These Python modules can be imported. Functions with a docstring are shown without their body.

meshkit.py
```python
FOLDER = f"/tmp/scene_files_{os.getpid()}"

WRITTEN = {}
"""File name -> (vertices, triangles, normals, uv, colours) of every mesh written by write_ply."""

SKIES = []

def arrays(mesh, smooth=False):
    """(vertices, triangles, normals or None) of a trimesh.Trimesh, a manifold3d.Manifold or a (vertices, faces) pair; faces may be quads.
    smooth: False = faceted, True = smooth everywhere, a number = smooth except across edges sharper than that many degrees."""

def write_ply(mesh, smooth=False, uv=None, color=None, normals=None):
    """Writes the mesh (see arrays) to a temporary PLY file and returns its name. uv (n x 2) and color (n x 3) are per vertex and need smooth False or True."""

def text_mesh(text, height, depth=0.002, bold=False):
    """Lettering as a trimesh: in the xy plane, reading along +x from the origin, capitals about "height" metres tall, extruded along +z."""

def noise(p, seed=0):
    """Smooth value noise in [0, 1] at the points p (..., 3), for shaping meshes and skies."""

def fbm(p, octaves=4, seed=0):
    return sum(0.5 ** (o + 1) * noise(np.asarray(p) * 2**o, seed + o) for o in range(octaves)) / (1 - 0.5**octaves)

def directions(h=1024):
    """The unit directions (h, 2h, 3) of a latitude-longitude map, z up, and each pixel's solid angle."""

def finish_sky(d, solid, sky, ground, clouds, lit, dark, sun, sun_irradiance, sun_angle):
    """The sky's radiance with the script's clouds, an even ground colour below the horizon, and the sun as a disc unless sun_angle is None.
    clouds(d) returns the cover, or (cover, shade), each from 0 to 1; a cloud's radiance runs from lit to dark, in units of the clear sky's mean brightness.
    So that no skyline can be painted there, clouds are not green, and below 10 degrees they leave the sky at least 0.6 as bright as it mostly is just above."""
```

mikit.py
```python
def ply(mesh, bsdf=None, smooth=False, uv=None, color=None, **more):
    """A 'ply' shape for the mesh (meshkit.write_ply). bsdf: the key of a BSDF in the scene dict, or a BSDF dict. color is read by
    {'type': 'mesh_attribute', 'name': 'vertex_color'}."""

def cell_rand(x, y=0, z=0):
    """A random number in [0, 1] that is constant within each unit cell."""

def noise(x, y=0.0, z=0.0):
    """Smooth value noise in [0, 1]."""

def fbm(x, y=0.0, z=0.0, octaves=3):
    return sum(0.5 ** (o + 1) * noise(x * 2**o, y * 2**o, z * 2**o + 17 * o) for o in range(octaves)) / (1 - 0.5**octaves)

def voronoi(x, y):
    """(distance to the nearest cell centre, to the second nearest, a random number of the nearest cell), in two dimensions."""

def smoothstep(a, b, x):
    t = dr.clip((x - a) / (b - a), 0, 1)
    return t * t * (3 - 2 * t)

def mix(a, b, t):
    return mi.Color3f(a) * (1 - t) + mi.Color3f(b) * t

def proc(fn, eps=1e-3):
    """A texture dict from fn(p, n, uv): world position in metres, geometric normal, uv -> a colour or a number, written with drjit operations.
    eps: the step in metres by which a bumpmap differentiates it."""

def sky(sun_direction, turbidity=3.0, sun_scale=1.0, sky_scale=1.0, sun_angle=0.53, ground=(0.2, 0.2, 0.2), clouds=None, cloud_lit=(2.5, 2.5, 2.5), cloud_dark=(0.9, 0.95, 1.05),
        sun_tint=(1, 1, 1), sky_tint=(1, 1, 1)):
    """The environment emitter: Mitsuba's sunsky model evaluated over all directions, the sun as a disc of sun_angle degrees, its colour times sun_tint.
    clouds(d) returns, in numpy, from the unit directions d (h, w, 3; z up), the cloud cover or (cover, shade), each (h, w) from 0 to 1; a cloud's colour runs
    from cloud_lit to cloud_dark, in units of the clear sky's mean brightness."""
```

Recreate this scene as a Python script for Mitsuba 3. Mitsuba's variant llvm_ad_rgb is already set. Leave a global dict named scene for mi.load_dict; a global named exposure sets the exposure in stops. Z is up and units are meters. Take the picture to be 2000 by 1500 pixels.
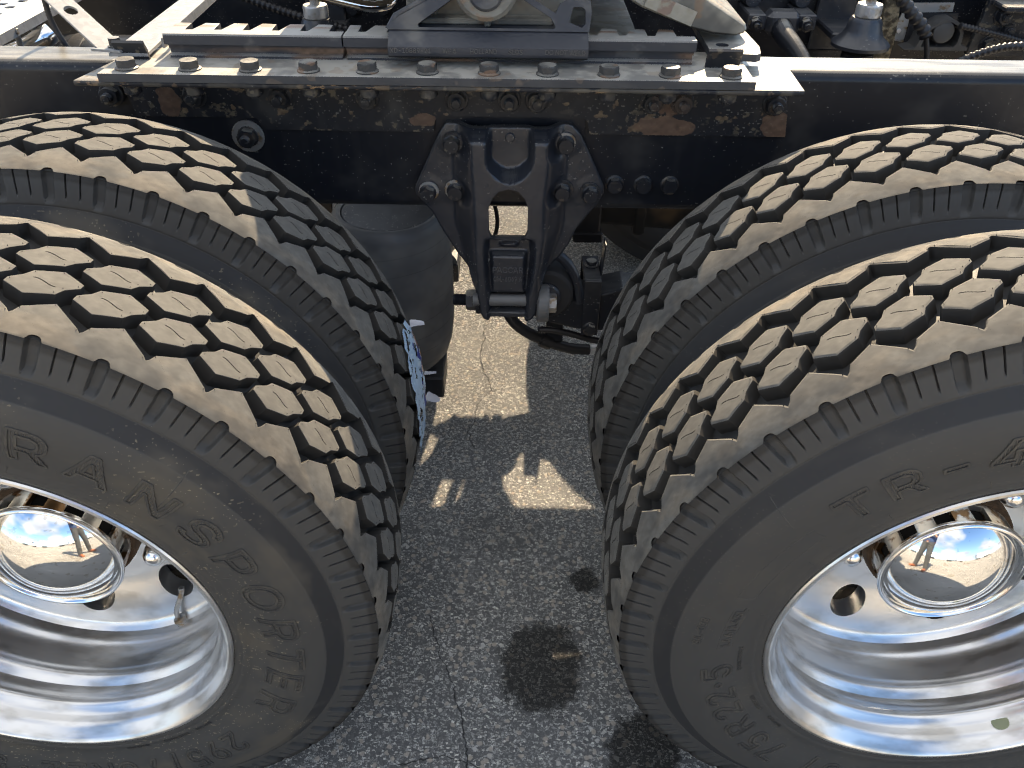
import math, random
import numpy as np, trimesh, drjit as dr, mitsuba as mi, mikit, meshkit
import manifold3d as m3
from shapely.geometry import Polygon, Point, LineString, box as sbox
from shapely import affinity, union_all
from mikit import noise, fbm, voronoi, smoothstep, mix

T = mi.ScalarTransform4f
scene, labels = {}, {}
random.seed(7)
rng = np.random.default_rng(7)

# ------------------------------------------------------------------ camera, sky, exposure
CAM = np.array([0.0, -0.6524, 1.4240])
YAW, PITCH, ROLL = -0.002613, 0.662653, 0.013583
def camera_axes():
    cy, sy = math.cos(YAW), math.sin(YAW)
    f = np.array([sy * math.cos(PITCH), cy * math.cos(PITCH), -math.sin(PITCH)])
    r = np.array([cy, -sy, 0.0]); u = np.cross(r, f)
    c, s = math.cos(ROLL), math.sin(ROLL)
    return c * r + s * u, -s * r + c * u, f
_r, _u, _f = camera_axes()
scene['camera'] = {'type': 'perspective', 'fov': math.degrees(2 * math.atan(1000 / 1591.08)), 'fov_axis': 'x', 'near_clip': 0.02, 'far_clip': 500.0,
                   'to_world': T().look_at(origin=CAM.tolist(), target=(CAM + _f).tolist(), up=_u.tolist())}

def cloud_cover(d):
    z = np.maximum(d[..., 2], 0.02)
    q = np.stack([d[..., 0] / (z + 0.25) * 1.3, d[..., 1] / (z + 0.25) * 1.3, z * 0 + 3.1], -1)
    f = meshkit.fbm(q, 5, 3)
    cover = np.clip((f - 0.47) / 0.13, 0, 1)
    shade = np.clip((meshkit.fbm(q * 1.7 + 5, 4, 8) - 0.40) / 0.35, 0, 1) * 0.75
    return cover * 0.95, shade
SUN = (0.19, 1.26, 1.0)
scene['sky'] = mikit.sky(SUN, turbidity=3.0, sun_angle=0.53, clouds=cloud_cover, cloud_lit=(1.75, 1.75, 1.75), sky_scale=0.92, sun_tint=(1.0, 0.99, 0.96))
exposure = 3.32

# ------------------------------------------------------------------ places
XL, XR, AZ = -0.6735, 0.6426, 0.485          # axles: x of the two wheel stations, height
YOUT, YIN = 0.132, 0.475                     # centre planes of the outer and the inner tyres
MID = 1.205                                  # lengthwise centre line of the chassis
RAIL_Y, RAIL_B, RAIL_T = 0.7746, 0.7316, 0.994

# ------------------------------------------------------------------ helpers
def numbered(key):
    if key not in scene and key not in labels and not any(k.startswith(key + '__') for k in list(scene)[-400:]):
        return key
    n = 1
    while True:
        k = f'{key}_{n:03d}'
        if k not in scene and k not in labels:
            return k
        n += 1
_next = {}
def uniq(key):
    n = _next.get(key, -1) + 1
    _next[key] = n
    return key if n == 0 else f'{key}_{n:03d}'
def thing(name, label, cat, group=None):
    key = uniq(name)
    labels[key] = {'label': label, 'category': cat}
    if group: labels[key]['group'] = group
    return key
def tm(m):
    if hasattr(m, 'to_mesh'):
        q = m.to_mesh()
        return trimesh.Trimesh(np.array(q.vert_properties[:, :3]), np.array(q.tri_verts), process=False)
    return m
def cat(ms): return trimesh.util.concatenate([tm(m) for m in ms])
def part(name, mesh, mat, parent, smooth=30, label=None, **more):
    key = uniq(parent + '__' + name)
    scene[key] = mikit.ply(tm(mesh), mat, smooth=smooth, **more) if not isinstance(mesh, dict) else mesh
    if label: labels[key] = {'label': label}
    return key
def man(mesh):
    m = m3.Manifold(m3.Mesh(np.asarray(mesh.vertices, np.float32), np.asarray(mesh.faces, np.uint32)))
    return m
def cs(pts): return m3.CrossSection([ccw(pts)])
def ccw(p):
    p = np.asarray(p, float)
    a = np.sum(p[:, 0] * np.roll(p[:, 1], -1) - np.roll(p[:, 0], -1) * p[:, 1])
    return p if a > 0 else p[::-1]
def inset(p, d):
    """mitre inset of a ccw polygon"""
    p = np.asarray(p, float)
    e = np.roll(p, -1, 0) - p; e /= np.linalg.norm(e, axis=1, keepdims=True)
    n = np.stack([-e[:, 1], e[:, 0]], 1); n0 = np.roll(n, 1, 0)
    b = n + n0
    k = np.maximum(1 + (n * n0).sum(1, keepdims=True), 0.35)
    return p + d * b / k
def cap(p):
    v, f = trimesh.creation.triangulate_polygon(Polygon(p), engine='earcut')
    return v, f
def loft(rings, close0=True, close1=True):
    """rings: list of (n,3); quads between, caps triangulated in the xy of the ring"""
    n = len(rings[0]); V = np.vstack(rings); F = []
    for k in range(len(rings) - 1):
        for i in range(n):
            a, b, c, d = k * n + i, k * n + (i + 1) % n, (k + 1) * n + (i + 1) % n, (k + 1) * n + i
            F += [[a, b, c], [a, c, d]]
    for ring, base, flip in ((rings[0], 0, True), (rings[-1], (len(rings) - 1) * n, False)):
        if (flip and not close0) or (not flip and not close1): continue
        f = earcut(ring[:, :2])
        f = f + base
        F += (f[:, ::-1] if flip else f).tolist()
    return trimesh.Trimesh(V, np.array(F), process=False)
def earcut(p):
    import mapbox_earcut as me
    f = me.triangulate_float64(np.asarray(p, float), np.array([len(p)], np.uint32)).reshape(-1, 3).astype(int)
    q = np.asarray(p)[f]
    u, w = q[:, 1] - q[:, 0], q[:, 2] - q[:, 0]
    a = u[:, 0] * w[:, 1] - u[:, 1] * w[:, 0]
    f[a < 0] = f[a < 0][:, ::-1]
    return f
def slab(poly, z0, z1, bev=0.0, bev0=0.0):
    """prism over a simple polygon in xy, with bevelled top (and bottom) edges"""
    p = ccw(poly); r = []
    h = lambda q, z: np.column_stack([q, np.full(len(q), z)])
    if bev0: r += [h(inset(p, bev0), z0), h(p, z0 + bev0)]
    else: r += [h(p, z0)]
    if bev: r += [h(p, z1 - bev), h(inset(p, bev * .3), z1 - bev * .3), h(inset(p, bev), z1)]
    else: r += [h(p, z1)]
    return loft(r)
def rbox(x0, x1, y0, y1, z0, z1, b=0.0015):
    """box with chamfered edges"""
    c = []
    for ax in range(3):
        for i in np.ndindex(2, 2, 2):
            q = [(x0, x1)[i[0]], (y0, y1)[i[1]], (z0, z1)[i[2]]]
            for k in range(3):
                if k != ax: q[k] += b if i[k] == 0 else -b
            c.append(q)
    return trimesh.convex.convex_hull(np.array(c))
def xz(mesh, y=0.0):
    """a mesh modelled in xy with height z -> lies in the xz plane, its height towards -y"""
    m = mesh.copy(); v = m.vertices
    m.vertices = np.column_stack([v[:, 0], y - v[:, 2], v[:, 1]])
    return m
def move(m, x=0, y=0, z=0):
    m = tm(m).copy(); m.apply_translation([x, y, z]); return m
def rotm(m, ang, axis, at=(0, 0, 0)):
    m = tm(m).copy(); m.apply_transform(trimesh.transformations.rotation_matrix(math.radians(ang), axis, at)); return m
def lathe(prof, n=48, closed=False):
    """prof: (r, h) list, about z"""
    p = np.asarray(prof, float); a = np.linspace(0, 2 * np.pi, n, endpoint=False)
    V = np.stack([p[None, :, 0] * np.cos(a)[:, None], p[None, :, 0] * np.sin(a)[:, None], np.repeat(p[None, :, 1], n, 0)], -1).reshape(-1, 3)
    m = len(p); F = []
    for i in range(n):
        j = (i + 1) % n
        for k in range(m - 1 if not closed else m):
            l = (k + 1) % m
            F += [[i * m + k, j * m + k, j * m + l], [i * m + k, j * m + l, i * m + l]]
    t = trimesh.Trimesh(V, np.array(F), process=False)
    t.merge_vertices(); t.update_faces(t.nondegenerate_faces()); return t
def align(mesh, p, d):
    """z axis -> d, origin -> p"""
    m = tm(mesh).copy(); d = np.asarray(d, float) / np.linalg.norm(d)
    m.apply_transform(trimesh.geometry.align_vectors([0, 0, 1], d)); m.apply_translation(p); return m
def smooth_path(pts, n=40):
    from scipy.interpolate import CubicSpline
    p = np.asarray(pts, float); t = np.r_[0, np.cumsum(np.linalg.norm(np.diff(p, axis=0), axis=1))]
    return CubicSpline(t, p)(np.linspace(0, t[-1], n))
def tube(pts, r, n=12, caps=True):
    p = np.asarray(pts, float); r = np.broadcast_to(np.asarray(r, float), (len(p),))
    t = np.gradient(p, axis=0); t /= np.linalg.norm(t, axis=1, keepdims=True)
    u = np.cross(t[0], [0, 0, 1.0]);
    if np.linalg.norm(u) < 1e-3: u = np.cross(t[0], [0, 1.0, 0])
    u /= np.linalg.norm(u); rings = []
    a = np.linspace(0, 2 * np.pi, n, endpoint=False)
    for k in range(len(p)):
        u = u - t[k] * (u @ t[k]); u /= np.linalg.norm(u); w = np.cross(t[k], u)
        rings.append(p[k] + r[k] * (np.cos(a)[:, None] * u + np.sin(a)[:, None] * w))
    V = np.vstack(rings); F = []
    for k in range(len(p) - 1):
        for i in range(n):
            j = (i + 1) % n
            F += [[k * n + i, k * n + j, (k + 1) * n + j], [k * n + i, (k + 1) * n + j, (k + 1) * n + i]]
    if caps:
        for base, c, flip in ((0, p[0], True), ((len(p) - 1) * n, p[-1], False)):
            V = np.vstack([V, c]); q = len(V) - 1
            for i in range(n):
                F.append([q, base + (i + 1) % n, base + i] if flip else [q, base + i, base + (i + 1) % n])
    return trimesh.Trimesh(V, np.array(F), process=False)
def hexa(r, h, cham=0.0015, rot=0.0):
    """hex head, z from 0 to h, across corners 2r"""
    a = np.arange(6) * np.pi / 3 + rot
    hx = np.column_stack([np.cos(a), np.sin(a)]) * r
    c = math.cos(math.pi / 6)
    top = []
    for i in range(24):
        b = i * np.pi / 12 + rot
        top.append([math.cos(b) * r * .93, math.sin(b) * r * .93])
    pts = np.vstack([np.column_stack([hx, np.zeros(6)]), np.column_stack([hx, np.full(6, h - cham * 1.6)]), np.column_stack([np.array(top) * 0.93, np.full(24, h)])])
    return trimesh.convex.convex_hull(pts)
def disc(r, z0, z1, b=0.0006, n=32):
    return lathe([(0, z0), (r - b, z0), (r, z0 + b), (r, z1 - b), (r - b, z1), (0, z1)], n)
def ring(r0, r1, z0, z1, b=0.0006, n=32):
    return lathe([(r0, z0), (r1 - b, z0), (r1, z0 + b), (r1, z1 - b), (r1 - b, z1), (r0 + b, z1), (r0, z1 - b), (r0, z0)], n)
def text_polys(text, height, bold=False):
    m = meshkit.text_mesh(text, height, 0.01, bold)
    f = m.faces[m.face_normals[:, 2] > 0.9]
    tri = [Polygon(m.vertices[t][:, :2]) for t in f]
    g = union_all([t.buffer(1e-5) for t in tri])
    return g
def geoms(g): return list(getattr(g, 'geoms', [g]))
def extrude(g, h):
    return trimesh.util.concatenate([trimesh.creation.extrude_polygon(q, h, engine='earcut') for q in geoms(g) if q.area > 1e-9])

# ------------------------------------------------------------------ materials
def P(p): return mi.Float(p.x), mi.Float(p.y), mi.Float(p.z)
def mat(key, fn=None, color=None, rough=0.5, metal=0.0, spec=0.5, bump=None, bscale=1.0, beps=4e-4, **kw):
    d = {'type': 'principled', 'base_color': mikit.proc(fn) if fn else {'type': 'rgb', 'value': list(color)},
         'roughness': mikit.proc(rough) if callable(rough) else rough, 'metallic': metal, 'specular': spec, **kw}
    if bump: d = {'type': 'bumpmap', 'arbitrary': mikit.proc(bump, beps), 'scale': bscale, 'nested_bsdf': d}
    scene[key] = {'type': 'twosided', 'nested': d}

def wheel_polar(p):
    x, y, z = P(p)
    xc = dr.select(x < 0, XL, XR)
    dx, dz = x - xc, z - AZ
    r = dr.sqrt(dx * dx + dz * dz)
    th = dr.atan2(dx, dz)
    yc = dr.select(y < 0.30, YOUT, YIN)
    return r, th, y - yc, dx / r, dz / r

def rubber_col(p, n, uv):
    r, th, v, nx, nz = wheel_polar(p)
    x, y, z = P(p)
    facing = mi.Float(n.x) * nx + mi.Float(n.z) * nz
    a = fbm(th * 9, v * 26, 1.3, 4)
    b = fbm(th * 40, v * 130, 4.1, 3)
    tread = smoothstep(0.62, 0.9, facing) * smoothstep(0.4905, 0.4935, r)
    shoulder = tread * smoothstep(0.055, 0.10, dr.abs(v))
    dust = tread * (0.50 + 0.40 * a + 0.55 * (b - 0.5)) + shoulder * (smoothstep(0.42, 0.62, a) * 0.6 - 0.35 * smoothstep(0.55, 0.40, fbm(th * 16, v * 70, 3.3, 3)))
    side = (1 - smoothstep(0.43, 0.46, r)) * smoothstep(0.5, 0.72, fbm(th * 5, r * 24, 2.2, 4))
    tan = mix((0.118, 0.113, 0.100), (0.142, 0.125, 0.100), shoulder * smoothstep(0.40, 0.62, fbm(th * 12, v * 55, 8.0, 4)))
    tan = tan * (0.80 + 0.42 * fbm(th * 70, v * 210, 2.0, 3))
    band = smoothstep(0.4235, 0.4255, r) * smoothstep(0.4470, 0.4450, r)
    wall = smoothstep(0.4790, 0.4850, r) * (1 - tread)  # groove walls and floors coloured darker, deepening the shade in them
    base = mix(mix((0.052, 0.051, 0.0485), (0.024, 0.0245, 0.026), band), (0.030, 0.028, 0.025), wall)
    base = mix(base, (0.082, 0.073, 0.058), side * dr.select(x < 0, 0.75, 0.25))
    spk = smoothstep(0.80, 0.86, noise(x * 330, y * 330, z * 330)) * smoothstep(0.5, 0.65, fbm(th * 4, r * 12, 6.0, 2)) * dr.select(x < 0, 0.5, 0.06) * smoothstep(0.45, 0.43, r)
    base = mix(base, (0.30, 0.25, 0.16), spk)
    return mix(base, tan, dr.clip(dust, 0, 1))
def rubber_rough(p, n, uv):
    r, th, v, nx, nz = wheel_polar(p)
    return 0.58 + 0.28 * smoothstep(0.486, 0.492, r)
mat('rubber', rubber_col, rough=rubber_rough, spec=0.35)
mat('rubber_dark', None, (0.028, 0.028, 0.029), rough=0.75, spec=0.3)
def letter_col(p, n, uv):
    x, y, z = P(p)
    return mix((0.040, 0.039, 0.037), (0.060, 0.056, 0.048), smoothstep(0.4, 0.7, fbm(x * 60, z * 60, 2.0, 3)))
mat('letter', letter_col, rough=0.55, spec=0.5)

def aluminium_rough(p, n, uv):
    x, y, z = P(p)
    return 0.19 + 0.14 * fbm(x * 30, y * 30, z * 30, 3)
def aluminium_col(p, n, uv):
    x, y, z = P(p)
    return mix((0.76, 0.76, 0.755), (0.50, 0.49, 0.465), smoothstep(0.45, 0.72, fbm(x * 18, y * 50, z * 18, 4)) * 0.9)
mat('polished_aluminium', aluminium_col, rough=aluminium_rough, metal=0.92)
def chrome_col(p, n, uv):
    x, y, z = P(p)
    return mix((0.86, 0.87, 0.88), (0.55, 0.50, 0.42), smoothstep(0.66, 0.74, fbm(x * 140, y * 140, z * 140, 3)) * 0.5)
mat('chrome', chrome_col, rough=0.045, metal=1.0)
def worn_chrome(p, n, uv):
    x, y, z = P(p)
    w = smoothstep(0.50, 0.62, fbm(x * 55, y * 55, z * 55, 4))
    return mix((0.72, 0.69, 0.62), (0.22, 0.12, 0.05), w)
mat('worn_chrome', worn_chrome, rough=0.22, metal=0.85)
def rust_col(p, n, uv):
    x, y, z = P(p)
    return mix((0.035, 0.024, 0.016), (0.095, 0.060, 0.034), fbm(x * 120, y * 120, z * 120, 4))
mat('rust', rust_col, rough=0.85, spec=0.2)
mat('black_hole', None, (0.01, 0.01, 0.01), rough=0.8, spec=0.1)  # near black, so the slots and hand holes read dark

def asphalt_parts(x, y):
    wx, wy = x + 0.003 * noise(x * 190, y * 190), y + 0.003 * noise(x * 190 + 9, y * 190)
    d1, d2, c = voronoi(wx * 225 + 1.2 * noise(x * 400, y * 400), wy * 225)
    e1, e2, k = voronoi(wx * 92 + 3.7, wy * 92)
    small = smoothstep(0.12, 0.26, d2 - d1)
    big = smoothstep(0.48, 0.36, e1) * dr.select(k > 0.86, 1.0, 0.0)
    return small, c, big, k
CRACKS = [[(-0.167, 0.388), (-0.152, 0.339), (-0.107, 0.214), (-0.089, 0.162), (-0.075, 0.084), (-0.06, 0.03)],
          [(-0.05, 1.7), (-0.09, 1.45), (-0.104, 1.285), (-0.071, 1.183), (-0.058, 1.143), (-0.083, 1.113), (-0.1, 1.078), (-0.1, 1.024), (-0.121, 0.961), (-0.101, 0.911)],
          [(0.104, 1.159), (0.181, 1.119), (0.25, 1.05)], [(-0.2, 0.07), (-0.115, 0.086), (-0.05, 0.066), (0.05, 0.05)]]
def crack_dist(x, y):
    wx = x + 0.010 * (noise(x * 45, y * 45) - 0.5) + 0.004 * (noise(x * 160, y * 160) - 0.5)
    wy = y + 0.010 * (noise(x * 45 + 7, y * 45) - 0.5) + 0.004 * (noise(x * 160 + 5, y * 160) - 0.5)
    best = mi.Float(9)
    for line in CRACKS:
        for (ax, ay), (bx, by) in zip(line[:-1], line[1:]):
            ex, ey = bx - ax, by - ay
            t = dr.clip(((wx - ax) * ex + (wy - ay) * ey) / (ex * ex + ey * ey), 0, 1)
            best = dr.minimum(best, dr.sqrt(dr.square(wx - ax - t * ex) + dr.square(wy - ay - t * ey)))
    return best
def stain_at(x, y):
    def blob(cx, cy, rx, ry):
        q = dr.sqrt(dr.square((x - cx) / rx) + dr.square((y - cy) / ry)) + 0.34 * (fbm(x * 13 + 3.3, y * 13 + 1.7, 1.0, 2) - 0.5) + 0.40 * (fbm(x * 60 + y * 21, y * 60 - x * 21, 5.0, 3) - 0.5)
        return smoothstep(1.12, 0.80, q)
    return dr.maximum(dr.maximum(blob(0.062, 0.272, 0.088, 0.105), blob(0.157, 0.482, 0.032, 0.036)), dr.maximum(blob(0.24, 0.10, 0.07, 0.08), blob(-0.02, 0.62, 0.10, 0.07) * 0.25))
def asphalt_col(p, n, uv):
    x, y, z = P(p)
    small, c, big, k = asphalt_parts(x, y)
    stone = mix((0.18, 0.177, 0.168), (0.62, 0.60, 0.55), c * c * c)
    stone = mix(stone, (0.36, 0.33, 0.28), dr.select(noise(c * 991, 3.0) > 0.92, 0.4, 0.0))
    col = mix((0.120, 0.118, 0.114), stone, small * smoothstep(0.25, 0.48, c))
    col = col * (0.72 + 0.56 * noise(x * 620, y * 620))
    col = mix(col, mix((0.52, 0.51, 0.48), (0.40, 0.35, 0.29), smoothstep(0.86, 0.9, k)), big * 0.8)
    col = col * (0.95 + 0.80 * fbm(x * 3.1, y * 3.1, 2.0, 4))
    dustl = smoothstep(0.55, 0.75, fbm(x * 2.2 + 4, y * 5.0, 6.0, 4))
    col = mix(col, (0.25, 0.24, 0.215), dustl * 0.25)
    col = mix(col, col * mi.Color3f(0.25, 0.245, 0.235), stain_at(x, y))
    cd = crack_dist(x, y)
    return mix(col, (0.010, 0.010, 0.010), smoothstep(0.0017, 0.0004, cd) * 0.82)
def asphalt_bump(p, n, uv):
    x, y, z = P(p)
    small, c, big, k = asphalt_parts(x, y)
    cd = crack_dist(x, y)
    return 0.0028 * small * (0.35 + 0.65 * c) + 0.0035 * big + 0.0016 * noise(x * 420, y * 420) - 0.003 * smoothstep(0.002, 0.0005, cd)
def asphalt_rough(p, n, uv):
    x, y, z = P(p)
    return 0.85 - 0.25 * stain_at(x, y)
mat('asphalt', asphalt_col, rough=asphalt_rough, spec=0.3, bump=asphalt_bump, bscale=1.0, beps=6e-4)

RUST_SPOTS = [(.262, .898, .052, .020), (.456, .905, .026, .028), (-.165, .905, .024, .012), (.268, .945, .040, .026), (-.61, .93, .02, .03)]
def grime(x, y, z): return fbm(x * 14, y * 14, z * 14, 4)
def black_paint(dustiness, seed=0.0, rust=0.0, updust=1.0):
    def fn(p, n, uv):
        x, y, z = P(p)
        up = dr.clip(mi.Float(n.z), 0, 1)
        g = grime(x + seed, y, z)
        d = smoothstep(0.50, 0.78, g) * dustiness * 0.35 + updust * smoothstep(0.8, 0.98, up) * (0.75 + 0.8 * smoothstep(0.35, 0.65, fbm(x * 9 + seed, y * 60, z * 30, 3)))
        streak = smoothstep(0.60, 0.85, noise(x * 55 + seed, y * 9, z * 3.5)) * dustiness * 0.35
        col = mix((0.0115, 0.0135, 0.0185), (0.20, 0.19, 0.165), dr.clip(d * 0.75 + streak * 0.15, 0, 1))
        specks = smoothstep(0.84, 0.88, noise(x * 260 + seed, y * 260, z * 260)) * smoothstep(0.35, 0.7, noise(x * 19, y * 19, z * 19 + 4))
        col = mix(col, (0.24, 0.23, 0.20), specks * 0.55)
        if rust:
            sp = smoothstep(0.60, 0.70, fbm(x * 78 + seed, y * 78, z * 78, 4)) * smoothstep(0.42, 0.62, fbm(x * 11 + seed, y * 11, z * 11, 3))
            col = mix(col, (0.15, 0.125, 0.085), sp * 0.75)
            bead = 0.7 * smoothstep(0.62, 0.74, fbm(x * 130, z * 420, 7.0, 3)) * smoothstep(0.45, 0.65, noise(x * 16, 3.0)) * smoothstep(0.660, 0.652, y) * smoothstep(0.992, 0.996, z)
            col = mix(col, (0.34, 0.20, 0.09), bead)
            col = mix(col, (0.095, 0.085, 0.068), smoothstep(0.660, 0.652, y) * smoothstep(0.45, 0.6, fbm(x * 40, y * 40, z * 40, 3)) * 0.6)
            r = smoothstep(0.66, 0.72, fbm(x * 48 + seed, y * 48 + 3, z * 48, 4)) * rust
            col = mix(col, mix((0.07, 0.045, 0.03), (0.24, 0.18, 0.11), noise(x * 150, y * 150, z * 150)), r)
            for cx, cz, rx, rz in RUST_SPOTS:
                q = dr.sqrt(dr.square((x - cx) / rx) + dr.square((z - cz) / rz)) + 0.7 * (fbm(x * 60, z * 60, 1.0, 3) - 0.5)
                col = mix(col, mix((0.075, 0.045, 0.03), (0.20, 0.125, 0.085), fbm(x * 110, y * 110, z * 110, 3)), smoothstep(1.02, 0.92, q) * rust)
        return col
    return fn
mat('frame_paint', black_paint(0.35, updust=0.85), rough=0.30, spec=0.36)
mat('under_paint', black_paint(0.35, 4.0, updust=0.12), rough=0.38, spec=0.45)

# ------------------------------------------------------------------ ground
def ground_mesh():
    a = np.r_[np.linspace(-200, -3, 12), np.linspace(-2.5, 2.5, 41), np.linspace(3, 200, 12)]
    gx, gy = np.meshgrid(a, a, indexing='ij')
    gz = 0.006 * (meshkit.fbm(np.stack([gx * 1.3, gy * 1.3, gx * 0], -1), 3, 5) - 0.5)
    n = len(a); i, j = np.meshgrid(np.arange(n - 1), np.arange(n - 1), indexing='ij')
    q = np.stack([i * n + j, (i + 1) * n + j, (i + 1) * n + j + 1, i * n + j + 1], -1).reshape(-1, 4)
    return np.stack([gx, gy, gz - 0.002], -1).reshape(-1, 3), q
scene['asphalt_ground'] = mikit.ply(ground_mesh(), 'asphalt', smooth=True)
labels['asphalt_ground'] = {'label': 'worn grey asphalt ground with pale stones, cracks and dark oil stains', 'category': 'ground', 'kind': 'structure'}

# ------------------------------------------------------------------ wheels
R0 = 0.507
DEG = math.pi / 180
def crown(v): return R0 - 0.006 * (v / .107) ** 2 - 0.009 * (v / .107) ** 4
def tyre_point(thdeg, v, r): return np.stack([r * np.sin(thdeg * DEG), v, r * np.cos(thdeg * DEG)], -1)
SIDE = [(.1070, .4920), (.1088, .4890), (.1100, .4845), (.1120, .4770), (.1138, .4700), (.1155, .4635), (.1168, .4585), (.1180, .4545), (.1190, .4510), (.1196, .4482),
        (.1190, .4468), (.1215, .4425), (.1260, .4365), (.1305, .4295), (.1332, .4255), (.1345, .4240), (.1352, .4225), (.1372, .4175), (.1405, .4070), (.1425, .3960), (.1432, .3850), (.1427, .3740),
        (.1410, .3630), (.1384, .3520), (.1355, .3420), (.1330, .3330), (.1315, .3250), (.1312, .3190), (.1322, .3150), (.1322, .3110), (.1308, .3090), (.1312, .3050), (.1305, .3000), (.1270, .2950), (.1150, .2880)]
SIDE = np.array(SIDE)
def side_v(r): return np.interp(r, SIDE[::-1, 1], SIDE[::-1, 0])
GROOVE = 0.0205
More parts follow.
